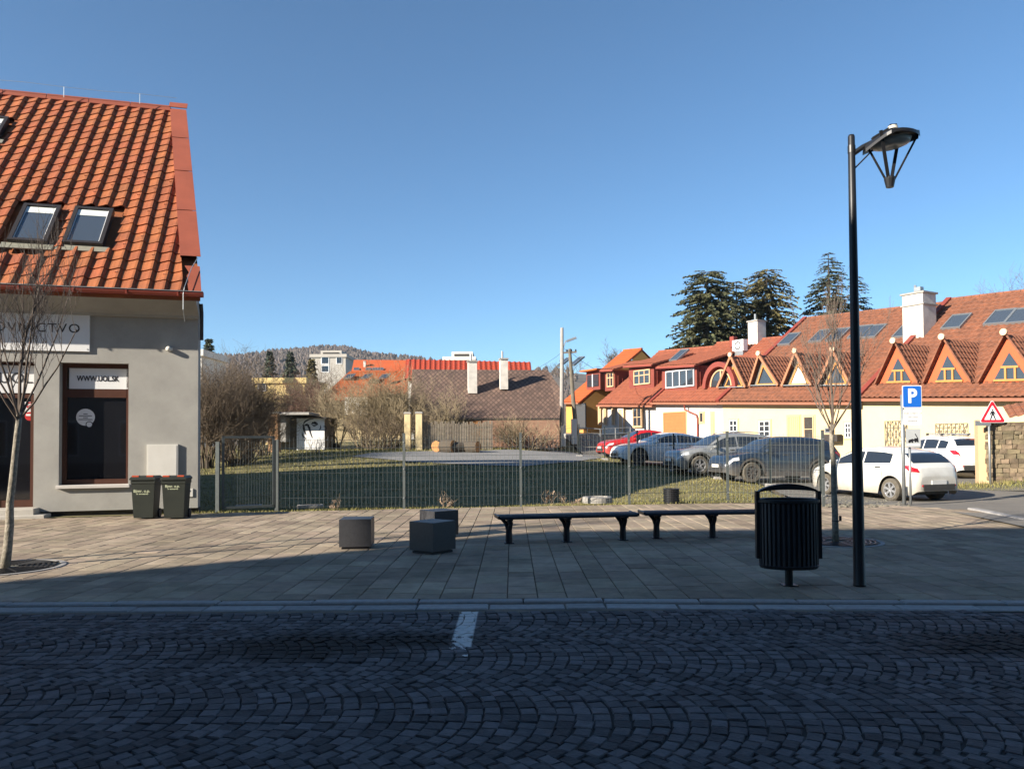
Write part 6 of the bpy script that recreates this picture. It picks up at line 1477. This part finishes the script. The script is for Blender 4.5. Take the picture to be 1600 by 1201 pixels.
def car(name, label, loc, heading, L, W, H, rw, ax_f, ax_r, top, belt, pm, bottom=.2, rim='alloy', tyre='tyre', windows=(), wind=(.27, .43), rear=(.84, .95), clad=None, rails=False, spokes=5, plan=None, group='cars in the car park', trim=False, tail='wide', head=True, handles=()):
    gz = tz(loc[0], loc[1]); t = thing(name, label, 'car', (loc[0], loc[1], gz+.02), heading, group, local=True)
    slope = (tz(loc[0]+math.cos(heading)*1.4, loc[1]+math.sin(heading)*1.4)-tz(loc[0]-math.cos(heading)*1.4, loc[1]-math.sin(heading)*1.4))/2.8; t.rotation_euler = (0, -math.atan(slope), heading)
    plan = plan or [(0, .66), (.015, .78), (.04, .88), (.09, .955), (.2, 1), (.8, 1), (.92, .965), (.97, .90), (.99, .82), (1, .70)]
    NS = 72; fr = sorted(set([k/NS for k in range(NS+1)] + [.006, .012, .02, .985, .994])); xs = lambda f: L/2-f*L
    axles = [xs(ax_f), xs(ax_r)]; Ra = rw+.075
    def ring(f):
        x = xs(f); w_ = interp(plan, f)*W/2; zt = interp(top, f); zb_ = min(interp(belt, f), zt-.015); z0 = bottom + .10*smooth(.05, 0, f) + .12*smooth(.95, 1, f)
        arch = 0
        for a in axles:
            if abs(x-a) < Ra: arch = max(arch, rw + math.sqrt(max(0, Ra*Ra-(x-a)**2)))
        zl = max(z0, min(arch, zb_-.12)); g = max(0, min(1, (zt-zb_)/.5))
        wr_ = w_*(.93-.20*g); zm = zl+(zb_-zl)*.55
        p = [(w_*.965, zl), (w_*.995, zl+(zm-zl)*.35), (w_*1.0, zm), (w_*.99, zm+(zb_-zm)*.6), (w_*.955, zb_), (wr_+(w_*.955-wr_)*.12, zt-.075*g-.012), (wr_*.86, zt-.02*g), (wr_*.45, zt+.012*g), (0, zt+.018*g)]
        return x, p
    m = MB(); n = None
    for f in fr:
        x, p = ring(f); full = [(x, -a, z) for a, z in p] + [(x, a, z) for a, z in reversed(p[:-1])]; n = len(full); m.v += full
    for i in range(len(fr)-1):
        for k in range(n-1): m.f.append((i*n+k, i*n+k+1, (i+1)*n+k+1, (i+1)*n+k))
    m.f += [tuple(range(n)), tuple(range((len(fr)-1)*n+n-1, (len(fr)-1)*n-1, -1))]
    body = m.build('body', pm, t, smooth=False)
    bm = bmesh.new(); bm.from_mesh(body.data)
    for f_ in bm.faces: f_.smooth = len(f_.verts) == 4
    bm.to_mesh(body.data); bm.free()
    MB().box((0, 0, bottom+.13), (L*.9, W*.62, .2)).build('underbody', 'plastic_black', t); 
    for a in axles: MB().box((a, 0, rw+.12), (Ra*1.9, W*.66, .5)).build('wheel_well', 'plastic_black', t)
    def P(f, k, lerp_, sgn, out=.006):
        x, p = ring(f); a, b = p[k], p[k+1]; y = a[0]+(b[0]-a[0])*lerp_; z = a[1]+(b[1]-a[1])*lerp_; return Vector((x, sgn*(y+out), z+out*.3))
    for (f0, f1, i0, i1) in windows:       # side glass
        for sg in (-1, 1):
            g = MB(); N_ = 12; 
            for k in range(N_+1):
                f = f0+(f1-f0)*k/N_; g.v += [tuple(P(f, 4, .10, sg)), tuple(P(f, 4, .5, sg)), tuple(P(f, 4, .90, sg))]
            for k in range(N_):
                for j in range(2): g.f.append((k*3+j, k*3+j+1, k*3+4+j, k*3+3+j))
            g.build('side_window', 'car_glass', t, smooth=True, fix=False)
    def across(f0, f1, nm, m_='car_glass', edge=.85):
        g = MB(); N_ = 8
        for k in range(N_+1):
            f = f0+(f1-f0)*k/N_; x, p = ring(f); prof = [(p[6][0]*1.02, p[6][1]), p[7], p[8]]; pts = [(x, -a, z+.012) for a, z in prof]+[(x, a, z+.012) for a, z in reversed(prof[:-1])]; nn = len(pts); g.v += pts
        for k in range(N_):
            for j in range(nn-1): g.f.append((k*nn+j, k*nn+j+1, (k+1)*nn+j+1, (k+1)*nn+j))
        sgn = -.01 if False else 0
        return g.build(nm, m_, t, smooth=True, fix=False)
    across(wind[0]+.012, wind[1]-.01, 'windscreen'); across(rear[0], rear[1], 'rear_window')
    if clad:
        for a in axles:
            for sg in (-1, 1):
                c = MB(); q = 14
                for k in range(q+1):
                    th = math.pi*(k/q)*1.0; xx, zz = a+math.cos(th)*Ra, rw+math.sin(th)*Ra; xo, zo = a+math.cos(th)*(Ra+.07), rw+math.sin(th)*(Ra+.07); y = sg*(W/2*interp(plan, (L/2-xx)/L)+.008); c.v += [(xx, y, max(bottom, zz)), (xo, y, max(bottom, zo))]
                for k in range(q): c.f.append((2*k, 2*k+1, 2*k+3, 2*k+2))
                c.build('wheel_arch_trim', clad, t, fix=False)
        for sg in (-1, 1): MB().bbox((0, sg*(W/2*.985), bottom+.07), (axles[0]-axles[1]-2*Ra-.1, .04, .16), .015).build('sill_trim', clad, t)
    for a in axles:                         # wheels
        for sg in (-1, 1):
            yy = sg*(W/2-.115); axw = (Vector((1, 0, 0)), Z, Vector((0, sg, 0)))
            o = MB().lathe([(rw*.66, -.1), (rw*.9, -.105), (rw, -.07), (rw, .07), (rw*.9, .105), (rw*.66, .1)], (a, yy, rw), 28, axw, close=True).build('wheel', tyre, t, smooth=False)
            r_ = MB(); r_.lathe([(rw*.67, .06), (rw*.67, .10), (rw*.61, .10), (rw*.58, .05)], (a, yy, rw), 28, axw, close=True); r_.lathe([(.01, .07), (rw*.16, .075), (rw*.16, .05)], (a, yy, rw), 12, axw)
            for k in range(spokes):
                th = 2*math.pi*k/spokes+.3
                for dth in (-.11, .11):
                    d0 = Vector((math.cos(th+dth*2.4), 0, math.sin(th+dth*2.4)))*rw*.12; d1 = Vector((math.cos(th+dth), 0, math.sin(th+dth)))*rw*.64; c = Vector((a, yy+sg*.07, rw)); r_.bar(c+d0, c+d1, .028*rw/.33, .03, (0, sg, 0))
            r_.build('rim', rim, o); MB().lathe([(rw*.64, 0), (rw*.64, .02)], (a, yy+sg*.01, rw), 24, axw).build('brake_shade', 'plastic_black', o)
    fw = wind[0]+.03                           # mirrors
    for sg in (-1, 1):
        p = P(fw+.02, 4, .05, sg, .02); m = MB(); m.lathe([(.02, -.11), (.075, -.08), (.09, 0), (.07, .08), (.02, .1)], p+Vector((0, sg*.12, .07)), 12, (Vector((.8, 0, 0)), Z*.85, Vector((0, 1, 0)))); m.bar(p, p+Vector((0, sg*.1, .05)), .05, .03); m.build('mirror', pm, t, smooth=False)
    for f in handles:
        for sg in (-1, 1): p = P(f, 3, .5, sg, .015); MB().bbox(p, (.2, .03, .03), .008).build('door_handle', 'plastic_black', t)
    for f in [h+.035 for h in handles]:         # door gaps
        for sg in (-1, 1):
            m = MB(); pts = [P(f, k, .5, sg, .004) for k in (0, 1, 2, 3)] + [P(f, 4, 0, sg, .004)]
            for a, b in zip(pts, pts[1:]): m.bar(a, b, .012, .006, (0, sg, 0))
            m.build('door_gap', 'plastic_black', t)
    def patch(f0, f1, ka, la, kb, lb, nm, m_, sg, out=.012):
        g = MB(); N_ = 6
        for k in range(N_+1):
            f = f0+(f1-f0)*k/N_; g.v += [tuple(P(f, ka, la, sg, out)), tuple(P(f, kb, lb, sg, out))]
        for k in range(N_): g.f.append((2*k, 2*k+1, 2*k+3, 2*k+2))
        return g.build(nm, m_, t, fix=False)
    def side_y(f, z):
        x, p = ring(f)
        for a, b in zip(p, p[1:]):
            if a[1] <= z <= b[1]: return x, a[0]+(b[0]-a[0])*(z-a[1])/(b[1]-a[1]+1e-6)
        return x, p[5][0]
    zt_ = interp(belt, .9)
    for sg in (-1, 1):
        patch(.004, .095, 3, .0, 4, .0, 'headlight', 'head_clear', sg)
        g = MB(); N_ = 8
        for k in range(N_+1):
            f = .915+.075*k/N_; z1 = min(zt_-.03, interp(top, f)-.03); z0 = max(zt_-.03-.17*(.25+.75*min(1, k/4)), .5); z0 = min(z0, z1-.02)
            for z in (z0, (z0+z1)/2, z1): x, y = side_y(f, z); g.v.append((x-.006, sg*(y+.012), z))
        for k in range(N_):
            for j in range(2): g.f.append((k*3+j, k*3+j+1, k*3+4+j, k*3+3+j))
        g.build('tail_light', 'tail_red', t, fix=False)
    x0, p = ring(0.0); x1, q = ring(1.0)
    zt1 = q[4][1]
    for sg in (-1, 1): MB().bbox((x1-.004, sg*q[2][0]*.8, bottom+.27), (.03, q[2][0]*.3, .05), .01).build('reflector', 'tail_red', t)
    MB().box((x1-.012, 0, q[2][1]+.06), (.02, .5, .11)).build('number_plate', 'plate_white', t); MB().box((x1-.0, 0, bottom+.22), (.05, W*.62, .16)).build('rear_bumper', 'plastic_black', t)
    MB().box((x0+.01, 0, p[2][1]+.02), (.03, W*.42, .14)).build('grille', 'plastic_black', t); MB().box((x0+.012, 0, bottom+.2), (.03, W*.5, .12)).build('air_intake', 'plastic_black', t); MB().box((x0+.03, 0, bottom+.33), (.02, .5, .11)).build('number_plate', 'plate_white', t)
    if rails:
        for sg in (-1, 1):
            pts = []
            for k in range(9): f = .46+.36*k/8; x, pp = ring(f); pts.append(Vector((x, sg*pp[6][0]*.98, pp[6][1]+(.075 if 0 < k < 8 else .0))))
            MB().path(pts, .018, 6).build('roof_rail', 'galv' if rails == 1 else 'alloy', t)
        if rails == 2:
            for f in (.52, .72): x, pp = ring(f); MB().bar((x, -pp[6][0]*1.05, pp[6][1]+.12), (x, pp[6][0]*1.05, pp[6][1]+.12), .06, .03).build('cross_bar', 'alloy', t); [MB().box((x, sg*pp[6][0], pp[6][1]+.09), (.1, .06, .1)).build('bar_foot', 'plastic_black', t) for sg in (-1, 1)]
    return t
SUV_T = [(0, .66), (.008, .76), (.02, .84), (.05, .93), (.12, 1.0), (.22, 1.07), (.265, 1.10), (.33, 1.30), (.40, 1.52), (.45, 1.60), (.53, 1.645), (.66, 1.65), (.78, 1.62), (.86, 1.56), (.905, 1.48), (.945, 1.25), (.97, 1.12), (.985, 1.02), (1, .72)]
SUV_B = [(0, .6), (.05, .86), (.2, 1.0), (.27, 1.04), (.5, 1.07), (.8, 1.13), (.93, 1.16), (.97, 1.05), (1, .66)]
GT_T = [(0, .55), (.008, .64), (.02, .72), (.05, .80), (.12, .90), (.24, .99), (.29, 1.03), (.36, 1.22), (.43, 1.40), (.50, 1.48), (.58, 1.50), (.68, 1.47), (.80, 1.36), (.90, 1.19), (.955, 1.08), (.985, 1.02), (1, .72)]
GT_B = [(0, .5), (.05, .74), (.2, .90), (.29, .96), (.6, 1.0), (.85, 1.05), (.95, 1.05), (1, .68)]
HA_T = [(0, .52), (.008, .62), (.02, .70), (.06, .80), (.14, .90), (.22, .97), (.26, 1.0), (.34, 1.21), (.42, 1.37), (.50, 1.44), (.60, 1.455), (.72, 1.43), (.82, 1.36), (.885, 1.26), (.93, 1.10), (.96, .98), (.985, .93), (1, .70)]
HA_B = [(0, .48), (.05, .72), (.2, .88), (.27, .92), (.55, .95), (.8, 1.0), (.92, 1.02), (.96, .95), (1, .62)]
hd = math.atan2(-.22, -.975)
def place(px, py, Y): q = at(px, py, Y); return q.x, Y
fx = lambda p, h, L, f: (p[0]-math.cos(h)*(L/2-f*L), p[1]-math.sin(h)*(L/2-f*L))     # centre when the front axle is at p
def front_at(px, Y, h, L, f, W): x, y = place(px, 700, Y); nx_, ny_ = -math.sin(h), math.cos(h); s = 1 if ny_ < 0 else -1; return (x-math.cos(h)*(L/2-f*L)-nx_*s*(W/2-.1), y-math.sin(h)*(L/2-f*L)-ny_*s*(W/2-.1))
car('parked_car', 'red car at the far end of the row, mostly hidden', front_at(968, 38.6, hd, 4.4, .18, 1.78), hd, 4.4, 1.78, 1.5, .31, .18, .80, [(a, b*1.04) for a, b in GT_T], GT_B, 'paint_red', .2, windows=((.34, .55, 0, 0), (.565, .78, 0, 0)), wind=(.29, .43), rear=(.82, .93), handles=(.50,))
car('parked_car', 'white sloping-back car between the red car and the grey SUV', front_at(998, 34.6, hd, 4.82, .18, 1.83), hd, 4.82, 1.83, 1.5, .335, .18, .79, GT_T, GT_B, 'paint_white', .19, rim='alloy_dark', windows=((.345, .55, 0, 0), (.565, .70, 0, 0), (.71, .84, 0, 0)), wind=(.29, .43), rear=(.82, .93), handles=(.49, .67))
car('parked_car', 'silver grey SUV with bright alloy wheels in the row', front_at(1092, 30.4, hd, 4.77, .19, 1.89), hd, 4.77, 1.89, 1.68, .375, .19, .77, [(a, b*1.015) for a, b in SUV_T], SUV_B, 'paint_silver', .25, tyre='tyre_muddy', clad='plastic_black', windows=((.32, .525, 0, 0), (.54, .73, 0, 0), (.745, .88, 0, 0)), wind=(.265, .42), rear=(.88, .945), rails=1, handles=(.48, .68))
car('parked_car', 'dark blue SUV with muddy wheels nearest in the row', front_at(1173, 27.2, hd, 4.65, .20, 1.86), hd, 4.65, 1.86, 1.65, .365, .20, .78, SUV_T, SUV_B, 'paint_blue', .25, rim='alloy_dark', tyre='tyre_muddy', clad='alloy_dark', windows=((.32, .535, 0, 0), (.55, .74, 0, 0), (.755, .87, 0, 0)), wind=(.265, .42), rear=(.88, .945), spokes=8, handles=(.48, .69))
h = R(90+19); 
def rear_at(px, Y, h, L, f, W): x, y = place(px, 740, Y); nx_, ny_ = -math.sin(h), math.cos(h); return (x+math.cos(h)*(f*L-L/2)-nx_*(W/2-.1), y+math.sin(h)*(f*L-L/2)-ny_*(W/2-.1))
car('parked_car', 'white hatchback seen from behind beside the parking sign', rear_at(1393, 20.8, h, 4.05, .80, 1.72), h, 4.05, 1.72, 1.455, .31, .19, .80, HA_T, HA_B, 'paint_white2', .19, tyre='tyre_muddy', windows=((.325, .55, 0, 0), (.565, .80, 0, 0)), wind=(.26, .41), rear=(.865, .945), spokes=6, handles=(.50, .70))
h = R(90+6)
car('parked_car', 'white SUV with roof bars parked against the cream house', (place(1474, 720, 31.5)[0]+.0, 31.8), h, 4.48, 1.855, 1.64, .355, .20, .79, SUV_T, SUV_B, 'paint_white3', .24, tyre='tyre_muddy', clad='plastic_black', windows=((.32, .535, 0, 0), (.55, .73, 0, 0), (.745, .86, 0, 0)), wind=(.265, .42), rear=(.875, .94), rails=2, handles=(.48, .69))
# ------------------------------------------------------------------ thin air between here and the hill
hm = bpy.data.materials.new('haze_air'); hm.use_nodes = True; ht_ = hm.node_tree; ht_.nodes.remove(ht_.nodes['Principled BSDF']); pv = ht_.nodes.new('ShaderNodeVolumePrincipled')
pv.inputs['Color'].default_value = (.80, .88, 1.0, 1); pv.inputs['Density'].default_value = .00016; pv.inputs['Anisotropy'].default_value = .2
ht_.links.new(pv.outputs[0], ht_.nodes['Material Output'].inputs['Volume']); MATS['haze_air'] = hm
o = MB().box((0, 1500, 68), (6400, 4400, 146)).build('haze', 'haze_air', None, kind='stuff'); o['label'] = 'thin blue haze in the air'
